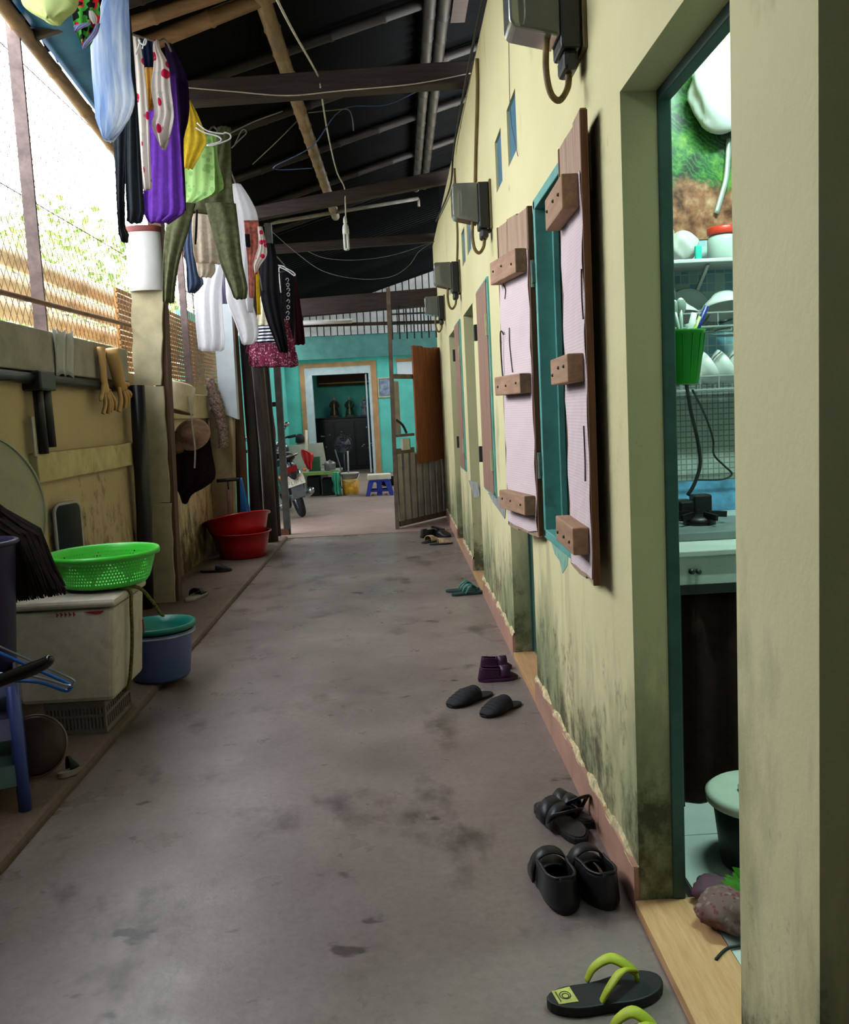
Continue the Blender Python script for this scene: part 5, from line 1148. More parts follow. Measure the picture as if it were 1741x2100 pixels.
wallpan('mosaic_panel', 'blue and aqua mosaic panel behind the dish racks', 'wall panel', pz2, pz0-.001, m_mosaic('aqua_mosaic', ((196, 226, 224), (104, 172, 206), (206, 224, 220)), .035))
wallpan('grid_panel', 'grey white small grid tile panel behind the hanging cords', 'wall panel', pz3, pz2-.001, m_mosaic('grey_grid_tiles', ((176, 184, 176), (158, 168, 162), (118, 124, 120)), .022))
wallpan('splash_board', 'light blue printed panel above the stove counter', 'wall panel', pz4, pz3-.001, mat('blue_print_panel', (98, 156, 196), .4, .2, 12), .004)
# shelf with goods
KS = 3.45; sh = kpx(1440, 535, KS); WHP = plastic('white_kitchen_plastic', (226, 228, 224), .35)
t = thing('wall_shelf', 'white wire shelf holding jars under the garden poster', 'shelf', (1.15, RY1, sh.z))
MB().box(.72, 1.7, KS-.06, RY1-.006, sh.z-.014, sh.z).build('board', WHP, t, bevel=.003)
for x in (.8, 1.2, 1.6): MB().bar((x, RY1-.006, sh.z-.13), (x, KS-.02, sh.z-.014), .012, .012).build('bracket', WHP, t)
jc = kpx(1480, 525, KS).x+.02
t = thing('glass_jar', 'clear jar with a bright red lid on the kitchen shelf', 'jar', (jc, KS+.03, sh.z))
jr = 33*KS/FPX; jh = kpx(1480, 480, KS).z-sh.z
MB().lathe([(jr*.9, 0), (jr, .008), (jr, jh*.8), (jr*.85, jh)], (jc, KS+.03, sh.z), 24).build('jar_body', mat('frosted_jar', (206, 222, 216), .2, .05, 6), t, smooth=True)
MB().lathe([(jr*.95, jh), (jr*1.0, jh+.004), (jr*1.0, jh+.026), (jr*.95, jh+.03), (.001, jh+.03)], (jc, KS+.03, sh.z), 24).build('jar_lid', plastic('jar_lid_red', (226, 64, 46)), t, smooth=True)
def bagthing(name, label, cat, c, rx, ry, rz, m, seed, grp=None, bump=.18):
    R_ = random.Random(seed); ph = [R_.uniform(0, 6) for _ in range(6)]; b = MB()
    def fn(i, j):
        a = 2*math.pi*i; th = math.pi*j; d_ = 1+bump*(math.sin(3*a+ph[0])*math.sin(2*th+ph[1])+.6*math.sin(5*a+ph[2]+4*th)+.4*math.sin(9*a+ph[3])*math.sin(7*th))*math.sin(th)
        return Vector((c[0]+rx*d_*math.sin(th)*math.cos(a), c[1]+ry*d_*math.sin(th)*math.sin(a), c[2]+rz*(1-math.cos(th))))
    b.grid(fn, 30, 18, True); return tag(b.build(name, m, smooth=True), label, cat, grp)
bagthing('plastic_packet', 'white plastic packet with aqua stripe on the shelf', 'packet', (kpx(1405, 500, KS).x, KS+.03, sh.z), .055, .05, .06, WHP, 3)
bagthing('plastic_packet', 'small white packet at the far end of the shelf', 'packet', (kpx(1378, 500, KS).x, KS+.08, sh.z), .03, .04, .085, WHP, 4)
mq = kpx(1432, 505, KS-.03); tag(MB().box(mq.x-.012, mq.x+.012, KS-.035, KS-.02, sh.z, sh.z+.052).build('aqua_packet', plastic('aqua_plastic', (60, 206, 190)), bevel=.003), 'narrow aqua packet standing on the shelf', 'packet')
# hanging bags and ladle above
bagthing('plastic_bag', 'bright white plastic bag hung before the garden poster', 'bag', (kpx(1478, 230, 3.53).x, 3.53, kpx(1478, 275, 3.53).z), .115, .075, .155, plastic('thin_white_bag', (236, 240, 240), .4), 8, 'hung bags')
bagthing('plastic_bag', 'cream and pink plastic bag above the white bag', 'bag', (kpx(1478, 150, 3.55).x+.01, 3.55, kpx(1478, 172, 3.55).z), .06, .05, .11, spotted('pink_cream_bag', (226, 206, 170), (206, 110, 100), 9, .4), 9, 'hung bags')
t = thing('ladle', 'pale steel ladle handle hanging below the white bag', 'ladle', kpx(1470, 440, 3.58))
MB().tube(smoothpts([kpx(1495, 285, 3.605), kpx(1490, 360, 3.60), kpx(1480, 400, 3.6), kpx(1469, 438, 3.6)], 4), .007, 8, sx=1.6).build('handle', mat('pale_steel', (190, 204, 196), .3, .05, metal=.5), t, smooth=True)
# dish racks
RKW = mat('rack_wire', (190, 196, 192), .35, .1, metal=.6)
def rack(label, z, Y):
    t = thing('dish_rack', label, 'rack', (1.1, Y, z), 'wall dish racks')
    for yy, zz in ((Y, z), (Y, z+.05), (RY1-.02, z), (RY1-.02, z+.05)): MB().tube([(.70, yy, zz), (1.75, yy, zz)], .0035, 6).build('rail', RKW, t)
    for k in range(15): x = .72+k*.07; MB().tube([(x, Y, z+.05), (x, Y, z), (x, RY1-.02, z), (x, RY1-.02, z+.05)], .0025, 5).build('wire', RKW, t)
r1z = kpx(1440, 672, 3.4).z; r2z = kpx(1440, 800, 3.4).z
rack('upper wire dish rack with bowls on the kitchen wall', r1z, 3.36); rack('lower wire dish rack with stacked bowls on the kitchen wall', r2z, 3.36)
CER = mat('white_ceramic', (232, 236, 232), .18, .02, 4, spec=.6)
def bowl(label, c, r, R_, m=CER, name='bowl', cat='bowl', grp='bowls in the dish racks', dep=.55):
    b = MB().lathe([(r*.4, 0), (r*.42, -.01), (r*.5, 0), (r*.8, r*dep*.5), (r, r*dep), (r*.96, r*dep+.002), (r*.76, r*dep*.52), (r*.4, .012), (.001, .012)], c, 28, R=R_); return tag(b.build(name, m, smooth=True), label, cat, grp)
RU = Matrix.Rotation(math.radians(180-18), 3, 'X')
c = kpx(1478, 625, 3.42); bowl('large white bowl upside down on the upper dish rack', (c.x+.03, 3.47, r1z+.115), .10, RU)
c = kpx(1420, 628, 3.42); bowl('white bowl upside down behind the utensils on the upper rack', (c.x-.035, 3.47, r1z+.085), .075, RU)
t_ = kpx(1418, 610, 3.5); bowl('glass pan lid standing on the upper dish rack', (t_.x, 3.55, r1z+.08), .085, Matrix.Rotation(math.radians(78), 3, 'X'), mat('glass_lid', (176, 196, 194), .1, .05), 'pan_lid', 'lid', None, .2)
for k in range(6):
    x = kpx(1400, 775, 3.42).x+k*.066
    bowl('%s white rice bowl from the left standing on edge in the lower rack' % ('first', 'second', 'third', 'fourth', 'fifth', 'sixth')[k], (x, 3.46, r2z+.06), .074, Matrix.Rotation(math.radians(62), 3, 'Y') @ Matrix.Rotation(math.radians(0), 3, 'X'), grp='rice bowls in the lower rack', dep=.75)
tag(MB().tube([kpx(1475, 662, 3.33), kpx(1502, 654, 3.33)], [.012, .006], 8, sx=.5).build('knife', mat('black_knife', (20, 22, 26), .3), smooth=True), 'black handled knife lying on the upper rack', 'knife')
# green utensil basket with things in it
GY = 2.6; gz0, gz1 = kpx(1405, 788, GY).z, kpx(1405, 678, GY).z; gx = kpx(1396, 700, GY).x
t = thing('utensil_basket', 'green plastic utensil basket hanging by the door frame', 'basket', (gx, GY, gz0))
GBK = plastic('grass_green_plastic', (26, 148, 30), .4); R_ = Matrix.Rotation(math.radians(0), 3, 'X')
MB().lathe([(.046, gz0), (.048, gz0+.004), (.066, gz1-.008), (.070, gz1), (.064, gz1), (.045, gz0+.012), (.001, gz0+.010)], (gx, GY, 0), 26).build('basket_body', GBK, t, smooth=True)
for k in range(14): a = 2*math.pi*k/14; MB().tube([(gx+.0475*math.cos(a), GY+.0475*math.sin(a), gz0+.01), (gx+.0665*math.cos(a), GY+.0665*math.sin(a), gz1-.012)], .002, 4).build('rib', GBK, t)
def stick(label, a, c, m, r=.006, nm='spoon', cat='spoon'):
    p, q = kpx(*a, GY), kpx(*c, GY); b = MB().tube([p, q], r, 8)
    if nm == 'spoon': b.ell(q, .016, .007, .024, 10, 8)
    tag(b.build(nm, m, smooth=True), label, cat, 'utensils in the green basket')
stick('steel spoon standing upright in the green basket', (1398, 720), (1396, 628), mat('pale_steel', (190, 204, 196), .3, .05, metal=.5))
stick('second steel spoon tilted left in the green basket', (1402, 720), (1382, 632), mat('pale_steel', (190, 204, 196), .3, .05, metal=.5))
stick('blue handled brush tilted right in the green basket', (1412, 720), (1449, 628), plastic('deep_blue_plastic', (30, 44, 140)), .007, 'brush', 'brush')
stick('pale green toothbrush like stick in the green basket', (1408, 720), (1436, 650), plastic('pale_lime_plastic', (180, 206, 110)), .006, 'stick', 'stick')
stick('white handled spatula in the green basket', (1404, 720), (1424, 642), WHP, .009, 'spatula', 'spatula')
# cords and plug
BLKC = mat('black_cable', (20, 22, 24), .5)
tag(MB().tube(smoothpts([kpx(1408, 788, 3.0), kpx(1416, 840, 3.1), kpx(1430, 900, 3.2), kpx(1436, 950, 3.2), kpx(1425, 990, 3.2), kpx(1410, 1016, 3.2)], 5), .007, 6).build('kitchen_cable', BLKC, smooth=True), 'thick black power cord hanging to the plug', 'cord', 'kitchen cords')
tag(MB().tube(smoothpts([kpx(1420, 800, 3.1), kpx(1445, 850, 3.3), kpx(1462, 900, 3.4), kpx(1464, 932, 3.4), kpx(1485, 955, 3.4), kpx(1501, 972, 3.4), kpx(1480, 983, 3.4), kpx(1430, 984, 3.4)], 5), .004, 6).build('kitchen_cable', BLKC, smooth=True), 'thin black power cord with a bend over the grid tiles', 'cord', 'kitchen cords')
tag(MB().tube(smoothpts([kpx(1380, 560, 2.9), kpx(1383, 600, 2.9), kpx(1390, 640, 2.8), kpx(1394, 690, 2.6)], 4), .005, 6).build('kitchen_cable', BLKC, smooth=True), 'short black cable beside the door frame', 'cord', 'kitchen cords')
# counter with stove
cy0 = 2.68; czt = kpx(1450, 1128, cy0).z; czb = kpx(1460, 1198, cy0).z
t = thing('stove_counter', 'white steel stove counter under the dish racks', 'counter', (1.2, 3.35, .024))
WST = mat('white_enamel', (206, 214, 206), .35, .06, 5, dirt=((150, 150, 130), .66))
MB().box(.80, 1.95, cy0, RY1-.01, czt-.02, czt).build('top', WST, t, bevel=.004)
MB().box(.81, 1.93, cy0+.01, cy0+.03, czb, czt-.02).build('front_panel', WST, t)
MB().box(.81, 1.93, cy0+.005, RY1-.01, czb-.03, czb).build('rail', mat('dark_counter_rail', (30, 30, 30), .5), t)
for x in (.83, 1.92):
    for y in (cy0+.03, RY1-.03): MB().box(x-.015, x+.015, y-.015, y+.015, .024, czb-.03).build('leg', mat('dark_counter_rail', (30, 30, 30), .5), t)
for q in (1418, 1432): kc = kpx(q, 1172, cy0+.005); MB().tube([(kc.x, cy0+.012, kc.z), (kc.x, cy0-.004, kc.z)], .008, 12).build('hole_plug', mat('dark_knob', (40, 44, 42), .4), t, smooth=True)
MB().grid(lambda i, j: Vector((.812+1.11*i, cy0+.035+.012*math.sin(i*60)+.006*math.sin(i*23+j*3), .03+(czb-.06)*j)), 90, 6).build('under_counter_sheet', cloth('brown_black_sheet', (48, 32, 27)), t, smooth=True, solid=.003)  # dark sheet added to give the dark space under the counter
st_ = kpx(1410, 1032, 3.2); t = thing('gas_stove', 'black gas stove parts on the white counter', 'stove', (1.15, 3.0, czt))
SBK = mat('stove_black', (18, 18, 20), .4, .2, 10)
MB().box(.86, 1.55, 2.86, 3.22, czt, czt+.03).build('stove_plate', mat('stove_grey', (120, 130, 130), .35, .1, 6), t, bevel=.005)
for x in (1.02, 1.36):
    MB().lathe([(.055, 0), (.055, .02), (.03, .03), (.001, .03)], (x, 3.04, czt+.03), 20).build('burner', SBK, t, smooth=True)
    for k in range(5): a = 2*math.pi*k/5; MB().bar((x+.03*math.cos(a), 3.04+.03*math.sin(a), czt+.065), (x+.095*math.cos(a), 3.04+.095*math.sin(a), czt+.06), .01, .02).build('pot_support', SBK, t)
pc = kpx(1440, 1037, 3.16); hb = thing('power_adapter', 'black square power adapter above the stove', 'adapter', (pc.x, 3.16, pc.z-.05))
MB().box(pc.x-.035, pc.x+.03, 3.14, 3.20, pc.z-.04, pc.z+.04).build('adapter_body', SBK, hb, bevel=.006); pc2 = kpx(1408, 1050, 3.16); MB().box(pc2.x-.035, pc2.x+.02, 3.13, 3.19, pc2.z-.05, pc2.z+.045).build('adapter_block', SBK, hb, bevel=.01)
# black bin with pale lid
lb = PZ(1512, 1826, .024); bx_, by_ = lb.x+.115, lb.y+.13
zl_ = PY(1500, 1668, by_-.1).z
t = thing('rice_bin', 'black bin with pale plastic lid under the stove counter', 'bin', (bx_, by_, .024))
MB().lathe([(.10, .026), (.105, .03), (.125, zl_-.02), (.12, zl_), (.001, zl_)], (bx_, by_, 0), 32).build('bin_body', mat('bin_black', (16, 16, 18), .5), t, smooth=True)
MB().lathe([(.13, zl_-.02), (.142, zl_-.015), (.144, zl_+.006), (.132, zl_+.016), (.11, zl_+.010), (.001, zl_+.016)], (bx_, by_, 0), 36).build('bin_lid', plastic('pale_lid', (206, 216, 196)), t, smooth=True)
MB().box(bx_-.06, bx_+.06, by_-.018, by_+.018, zl_+.012, zl_+.034).build('lid_grip', plastic('pale_lid', (206, 216, 196)), t, bevel=.012)
# bag of onions, greens, paper, cord on the floor
ONI = spotted('plastic_onion_bag', (116, 92, 86), (112, 64, 70), 70, .5, (136, 122, 114)); fb_ = PZ(1520, 1945, .024)
bagthing('onion_bag', 'crumpled clear bag of shallots on the kitchen floor', 'bag', (fb_.x, fb_.y+.09, .024), .07, .075, .045, ONI, 11)
fb_ = PZ(1470, 1855, .024); bagthing('shallot_bag', 'small purple bag behind the shallots by the door frame', 'bag', (fb_.x, fb_.y+.02, .024), .055, .05, .03, spotted('purple_bag', (104, 78, 90), (132, 66, 104), 80, .4), 12)
hv = PZ(1535, 1855, .024); t = thing('herb_bunch', 'bunch of green leaves beside the black bin', 'vegetables', (hv.x, hv.y, .024)); R3 = random.Random(3); lfb = MB()
for k in range(60):
    a = R3.uniform(0, 6.28); l = R3.uniform(.04, .09); p = Vector((hv.x+R3.uniform(-.04, .04), hv.y+R3.uniform(-.03, .04), .026+R3.uniform(0, .05))); d_ = Vector((math.cos(a), math.sin(a), R3.uniform(.1, .9))).normalized(); n_ = d_.orthogonal().normalized()
    lfb.add([p, p+d_*l*.5+n_*l*.16, p+d_*l, p+d_*l*.5-n_*l*.16], [(0, 1, 2, 3)])
tag(lfb.build('leaves', mat('fresh_green', (84, 150, 40), .6, .2, 10), t), kind='stuff')
pp = PZ(1530, 1868, .024); tag(MB(TR((pp.x, pp.y, .026), .7)).box(-.05, .05, -.015, .015, 0, .006).build('paper_scrap', mat('white_paper', (210, 212, 208), .8)), 'folded white paper scrap by the shallot bag', 'paper')
tag(MB().tube(smoothpts([PZ(1468, 1968, .03), PZ(1490, 1946, .03), PZ(1515, 1940, .03), PZ(1550, 1932, .03)], 5), .004, 6).build('kitchen_cable', BLKC, smooth=True), 'black cord lying across the kitchen floor tiles', 'cord', 'kitchen cords')
# fluorescent lamp on the kitchen ceiling
t = thing('fluorescent_lamp', 'fluorescent tube lamp on the kitchen ceiling', 'lamp', (1.25, 2.35, 2.9), 'fluorescent lamps')
MB().box(.80, 1.70, 2.32, 2.38, 2.95, 2.999).build('batten', WHP, t, bevel=.004)
MB().tube([(.82, 2.35, 2.93), (1.68, 2.35, 2.93)], .016, 12).build('tube', emis('cool_tube', (214, 255, 240), 520.0), t, smooth=True)
for x in (.815, 1.685): MB().box(x-.012, x+.012, 2.335, 2.365, 2.91, 2.955).build('socket', WHP, t)
# ================================================================ gate at the corridor end
GA, GB = PZ(813, 1083, .02), PZ(921, 1057, .02); gd = Vector((GB.x-GA.x, GB.y-GA.y, 0)); GL = gd.length; gu = gd.normalized(); gn = Vector((gu.y, -gu.x, 0))
if gn.y > 0: gn = -gn
def PG(px, py):
    r = ray(px, py); t = (GA-EYE).dot(gn)/r.dot(gn); p = EYE+r*t; return (p-GA).dot(gu), p.z
def gbox(b, s0, s1, z0, z1, o0, o1):
    return b.prism([(s0, z0), (s1, z0), (s1, z1), (s0, z1)], Vector((GA.x, GA.y, 0))+gn*o0, gu, (0, 0, 1), gn*(o1-o0))
t = thing('yard_gate', 'yard gate of ribbed sheet metal with brown planks', 'gate', (GA.x+gd.x/2, GA.y+gd.y/2, .0))
GST = mat('grey_brown_gate_steel', (112, 96, 84), .65, .15, 12, dirt=((84, 62, 48), .6)); GSH = mat('ribbed_galvanised_sheet', (176, 168, 162), .55, .12, 6, metal=.2, dirt=((110, 92, 80), .6))
gtop = 2.66
MB().bar(Vector((GA.x, GA.y, 0))+gu*.02, Vector((GA.x, GA.y, gtop))+gu*.085, .046, .046, (0, 1, 0)).build('gate_post', GST, t)
for py, h in ((772, .05), (925, .06), (893, .03)):
    s0, z = PG(822, py); s1, _ = PG(845, py); gbox(MB(), .05, s1+.02, z-h/2, z+h/2, -.02, .02).build('rail', GST, t)
s_, zb_ = PG(870, 1072); gbox(MB(), .05, GL, .03, .09, -.025, .025).build('bottom_rail', GST, t)
zmid = PG(870, 925)[1]; n = 8; s0 = .06
for k in range(n):
    a = s0+(GL-s0)*k/n; b_ = s0+(GL-s0)*(k+1)/n
    gbox(gbox(MB(), a, a+(b_-a)*.64, .09, zmid, -.012, .02), a+(b_-a)*.64, b_, .09, zmid, -.03, -.018).build('sheet_rib', GSH, t)
sa, za = PG(823, 782); sb, zb2 = PG(841, 888)
for k in range(3): a = .06+k*.045; gbox(MB(), a, a+.038, zb2, za, -.012, .004).build('sheet_rib', GSH, t)
sq, zq = PG(818, 900); sr, zr_ = PG(834, 922); gbox(MB(), sq, sr, zr_, zq, .02, .05).build('white_plate', plastic('white_gate_plate', (214, 216, 206)), t)
sq, zq = PG(833, 900); gbox(MB(), sr-.012, sr+.006, zr_, zq, .018, .052).build('teal_plate', plastic('teal_gate_plate', (90, 190, 176)), t)
GPL = wood('brown_gate_plank', (120, 64, 38), (172, 106, 68), 'z', .6)
s0, zt_ = PG(838, 711); s1, _ = PG(919, 711); _, zb3 = PG(880, 945)
n = 4
for k in range(n):
    a = s0+(s1-s0)*k/n; b_ = s0+(s1-s0)*(k+1)/n; gbox(MB(), a+.002, b_-.002, zb3+rnd.uniform(-.01, .01), zt_+rnd.uniform(-.012, .012), .03, .052).build('plank', GPL, t, bevel=.003)
hk = [PG(806, 862), PG(818, 872), PG(826, 888)]
MB().tube(smoothpts([Vector((GA.x, GA.y, 0))+gu*a+Vector((0, 0, z))+gn*.05 for a, z in hk], 4), .014, 8).build('gate_hook', IRON, t, smooth=True)
# grille above the gate
GY2 = 10.25; t = thing('iron_grille', 'dark iron bar grille above the yard gate', 'grille', (.3, GY2, 2.3))
gz = [PY(860, y, GY2).z for y in (628, 642, 662, 690)]
xa, xb = PY(803, 650, GY2).x, PY(908, 650, GY2).x
for k in range(8): x = xa+(xb-xa)*k/7; MB().box(x-.008, x+.008, GY2-.008, GY2+.008, gz[3]-.02, gz[0]+.06).build('bar', IRON, t)
for z in gz[:3]: MB().box(xa, xb, GY2-.006, GY2+.010, z-.009, z+.009).build('cross_bar', IRON, t)
rl = PY(612, 668, GY2+.1); rr_ = PY(908, 660, GY2+.1)
tag(MB().bar(rl, rr_, .05, .035).build('lamp_rail', DARKWOOD), 'thin dark rail across the corridor end under the ribbed sheet', 'rail')
ta, tb2 = PY(612, 665, GY2), PY(722, 660, GY2); t = thing('fluorescent_lamp', 'white unlit tube lamp on the rail at the corridor end', 'lamp', (ta+tb2)/2, 'fluorescent lamps')
MB().tube([ta, tb2], .016, 10).build('tube', mat('unlit_tube', (214, 210, 206), .4, .02), t, smooth=True); MB().bar(ta+Vector((0, .04, .02)), tb2+Vector((0, .04, .02)), .03, .04).build('batten', WHP, t)
# ================================================================ facade details
pa, pb = PY(776, 777, FY-.03), PY(806, 812, FY-.03); t = thing('framed_picture', 'small framed group picture on the turquoise house front', 'picture', ((pa.x+pb.x)/2, FY-.01, pb.z))
MB().box(pa.x, pb.x, FY-.012, FY-.001, pb.z, pa.z).build('print', mat('grey_blue_print', (128, 140, 160), .4, .35, 9), t)
fr = .025; GLD = mat('pale_gold_frame', (206, 190, 140), .4, .1, 8)
for (x0, x1, z0, z1) in ((pa.x-fr, pb.x+fr, pa.z, pa.z+fr), (pa.x-fr, pb.x+fr, pb.z-fr, pb.z), (pa.x-fr, pa.x, pb.z, pa.z), (pb.x, pb.x+fr, pb.z, pa.z)): MB().box(x0, x1, FY-.03, FY-.001, z0, z1).build('frame_side', GLD, t)
wa, wb = PY(813, 733, FY-.03), PY(827, 770, FY-.03)
t = thing('window_4', None, None, ((wa.x+wb.x)/2, FY, wb.z)); struct(t, 'small white window with ochre lintel on the house front', 'window')
MB().box(wa.x, wb.x+.3, FY-.02, FY-.001, wb.z, wa.z-.10).build('white_pane', mat('window_white', (226, 232, 236), .4, .02), t); MB().box(wa.x-.03, wb.x+.33, FY-.03, FY-.001, wa.z-.10, wa.z-.02).build('lintel', ORG, t); MB().box(wa.x-.03, wb.x+.33, FY-.03, FY-.001, wb.z-.04, wb.z).build('sill', ORG, t)
# altar cabinet, statues, plaque
AY = INY-.45; ca, cb2 = PY(640, 861, AY), PY(775, 861, AY)
BLQ = mat('black_lacquer', (14, 15, 20), .3, .2, 5, spec=.5); PRL = mat('pearl_inlay', (150, 156, 172), .3, .3, 20)
t = thing('altar_cabinet', 'black lacquer altar cabinet with pearl inlay inside the door', 'cabinet', ((ca.x+cb2.x)/2, AY+.2, .01))
MB().box(ca.x, cb2.x, AY, INY-.02, .01, ca.z).build('cabinet_body', BLQ, t, bevel=.01)
MB().box(ca.x-.04, cb2.x+.04, AY-.03, INY-.01, ca.z, ca.z+.03).build('cabinet_top', BLQ, t, bevel=.005)
nd = 3
for k in range(nd):
    x0 = ca.x+.05+(cb2.x-ca.x-.1)*k/nd; x1 = ca.x+.02+(cb2.x-ca.x-.1)*(k+1)/nd; d_ = MB().box(x0, x1, AY-.02, AY-.001, .1, ca.z-.08).build('cabinet_door', BLQ, t, bevel=.005)
    R4 = random.Random(20+k)
    for q in range(6):
        cx, cz = R4.uniform(x0+.08, x1-.08), R4.uniform(ca.z-.75, ca.z-.2); MB().ell((cx, AY-.022, cz), R4.uniform(.008, .03), .004, R4.uniform(.008, .02), 10, 6).build('inlay', PRL, d_)
pl0, pl1 = PY(650, 770, INY-.05), PY(758, 788, INY-.05); t = thing('wall_plaque', 'long dark carved plaque with gold line above the altar', 'plaque', ((pl0.x+pl1.x)/2, INY, pl1.z))
MB().box(pl0.x, pl1.x+.1, INY-.06, INY-.005, pl1.z, pl0.z).build('board', wood('plaque_wood', (44, 26, 18), (96, 44, 30), 'x'), t, bevel=.01); MB().box(pl0.x+.03, pl1.x+.05, INY-.066, INY-.06, pl1.z+.05, pl1.z+.08).build('gold_line', mat('dull_gold', (150, 130, 80), .4, .3, 30, metal=.5), t)
def statue(label, px, py0, py1, robe, trim, hat):
    Y = AY+.12; b0, t0 = PY(px, py1, Y), PY(px, py0, Y); H = t0.z-(ca.z+.03); x = b0.x; z = ca.z+.03
    t = thing('robed_statue', label, 'statue', (x, Y, z), 'statues on the altar cabinet')
    MB().lathe([(H*.22, 0), (H*.24, H*.03), (H*.20, H*.08), (.001, H*.08)], (x, Y, z), 20, sy=.7).build('base', mat('statue_base', (120, 112, 104), .5), t, smooth=True)
    def fn(i, j):
        a = 2*math.pi*i; pr = [(.20, .06), (.19, .2), (.15, .42), (.13, .55), (.15, .66), (.13, .74), (.05, .79)]
        q = j*(len(pr)-1); k = min(int(q), len(pr)-2); f = q-k; r = pr[k][0]+(pr[k+1][0]-pr[k][0])*f; zz = pr[k][1]+(pr[k+1][1]-pr[k][1])*f
        r *= 1+.08*math.sin(9*a)*(1-j); return Vector((x+H*r*math.cos(a), Y+H*r*.7*math.sin(a), z+H*zz))
    MB().grid(fn, 36, 20, True).build('robe', robe, t, smooth=True)
    for s in (-1, 1): MB().tube(smoothpts([(x+s*H*.12, Y, z+H*.70), (x+s*H*.19, Y-H*.03, z+H*.56), (x+s*H*.11, Y-H*.13, z+H*.47), (x+s*H*.03, Y-H*.15, z+H*.48)], 4), [H*.05]*5+[H*.062]*4+[H*.07]*3+[H*.03], 10).build('sleeve', robe, t, smooth=True)
    MB().box(x-H*.025, x+H*.025, Y-H*.15, Y-H*.125, z+H*.12, z+H*.62).build('sash', trim, t, bevel=.004)
    MB().ell((x, Y-H*.01, z+H*.85), H*.062, H*.065, H*.08, 16, 12).build('head', mat('porcelain_skin', (196, 168, 140), .4), t, smooth=True)
    MB().lathe([(.002, 0), (H*.045, H*.07), (H*.05, H*.12), (H*.03, H*.14)], (x, Y-H*.055, z+H*.68), 12, sy=.5).build('beard', mat('statue_beard', (90, 84, 80), .6), t, smooth=True)
    if hat: MB().box(x-H*.12, x+H*.12, Y-H*.01, Y+H*.03, z+H*.91, z+H*.94).box(x-H*.05, x+H*.05, Y-H*.05, Y+H*.06, z+H*.89, z+H*1.0).build('cap', trim, t, bevel=.004)
    else: MB().ell((x, Y, z+H*.92), H*.06, H*.06, H*.08, 14, 10).build('bald_brow', mat('porcelain_skin', (196, 168, 140), .4), t, smooth=True)
SG = mat('gilt_trim', (176, 148, 96), .4, .2, 20, metal=.4)
statue('left robed statue in dark brown on the altar cabinet', 687, 812, 858, mat('brown_glaze', (72, 56, 44), .35, .3, 20), SG, False)
statue('middle robed statue in dark green with winged cap', 718, 812, 857, mat('green_glaze', (48, 70, 52), .35, .3, 20), SG, True)
statue('right robed statue in blue white beside the door frame', 749, 812, 856, mat('blue_white_glaze', (130, 140, 160), .35, .35, 14), SG, False)
t = thing('fluorescent_lamp', 'unseen tube lamp added to brighten the altar room', 'lamp', (-.6, FY+.4, 2.9), 'fluorescent lamps')  # fill light: unseen tube added to lift the altar room walls
MB().box(-1.1, -.1, FY+.37, FY+.43, 2.93, 2.998).build('batten', WHP, t); MB().tube([(-1.08, FY+.4, 2.91), (-.12, FY+.4, 2.91)], .018, 10).build('tube', emis('altar_fill_tube', (235, 255, 250), 14.0), t, smooth=True)
# ================================================================ courtyard things
s0 = PZ(779, 1016, .006); sx_, sy_ = s0.x, s0.y+.13
SBL = plastic('navy_blue_plastic', (28, 52, 150), .35); sh_ = 32*sy_/FPX; sw = 20*sy_/FPX
t = thing('plastic_stool', 'small blue plastic stool in the courtyard', 'stool', (sx_, sy_, .006))
MB().box(sx_-sw, sx_+sw, sy_-sw, sy_+sw, .006+sh_-.035, .006+sh_).build('seat', SBL, t, bevel=.012)
for dx in (-1, 1):
    for dy in (-1, 1):
        MB().add([(sx_+dx*sw*1.22+a*.03, sy_+dy*sw*1.22+c_*.03, .006) for a, c_ in ((-1, -1), (1, -1), (1, 1), (-1, 1))]+[(sx_+dx*sw*.82+a*.045, sy_+dy*sw*.82+c_*.045, sh_-.02) for a, c_ in ((-1, -1), (1, -1), (1, 1), (-1, 1))], [(3, 2, 1, 0), (4, 5, 6, 7), (0, 1, 5, 4), (1, 2, 6, 5), (2, 3, 7, 6), (3, 0, 4, 7)]).build('leg', SBL, t, bevel=.008)
for (x0, y0, x1, y1) in ((-1, -1, 1, -1), (-1, 1, 1, 1), (-1, -1, -1, 1), (1, -1, 1, 1)): MB().bar((sx_+x0*sw*1.08, sy_+y0*sw*1.08, .085), (sx_+x1*sw*1.08, sy_+y1*sw*1.08, .085), .02, .03).build('stretcher', SBL, t)
MB().bar((sx_, sy_-sw*1.0, .012), (sx_, sy_-sw*.95, sh_-.02), .085, .02, (0, 1, 0)).build('front_panel', SBL, t)
tag(MB(TR((sx_+.0, sy_, .007+sh_), .06)).box(-.185, .185, -.15, .15, 0, .085).build('flat_parcel', mat('cream_parcel', (222, 214, 190), .8, .05, 8), bevel=.01), 'cream flat parcel lying on the blue stool', 'parcel')
b0 = PZ(719, 1016, .006); bx2, by2 = b0.x, b0.y+.14
t = thing('paint_bucket', 'white paint bucket with worn yellow label in the courtyard', 'bucket', (bx2, by2, .006)); br = 18*by2/FPX; bh = 46*by2/FPX
MB().lathe([(br*.86, .006), (br*.88, .012), (br, bh-.02), (br*1.05, bh-.02), (br*1.06, bh+.004), (br*.96, bh+.004), (br*.84, .03), (.001, .03)], (bx2, by2, 0), 32).build('bucket_body', mat('grey_white_bucket', (196, 190, 180), .45, .05, 6), t, smooth=True)
MB().lathe([(br*.895, .03), (br*.975, bh*.73), (br*.98, bh*.73), (br*.90, .03)], (bx2, by2, 0), 32, cap0=False, cap1=False).build('label_band', mat('worn_yellow_label', (206, 150, 36), .6, .15, 14, dirt=((96, 70, 40), .63)), t, smooth=True)
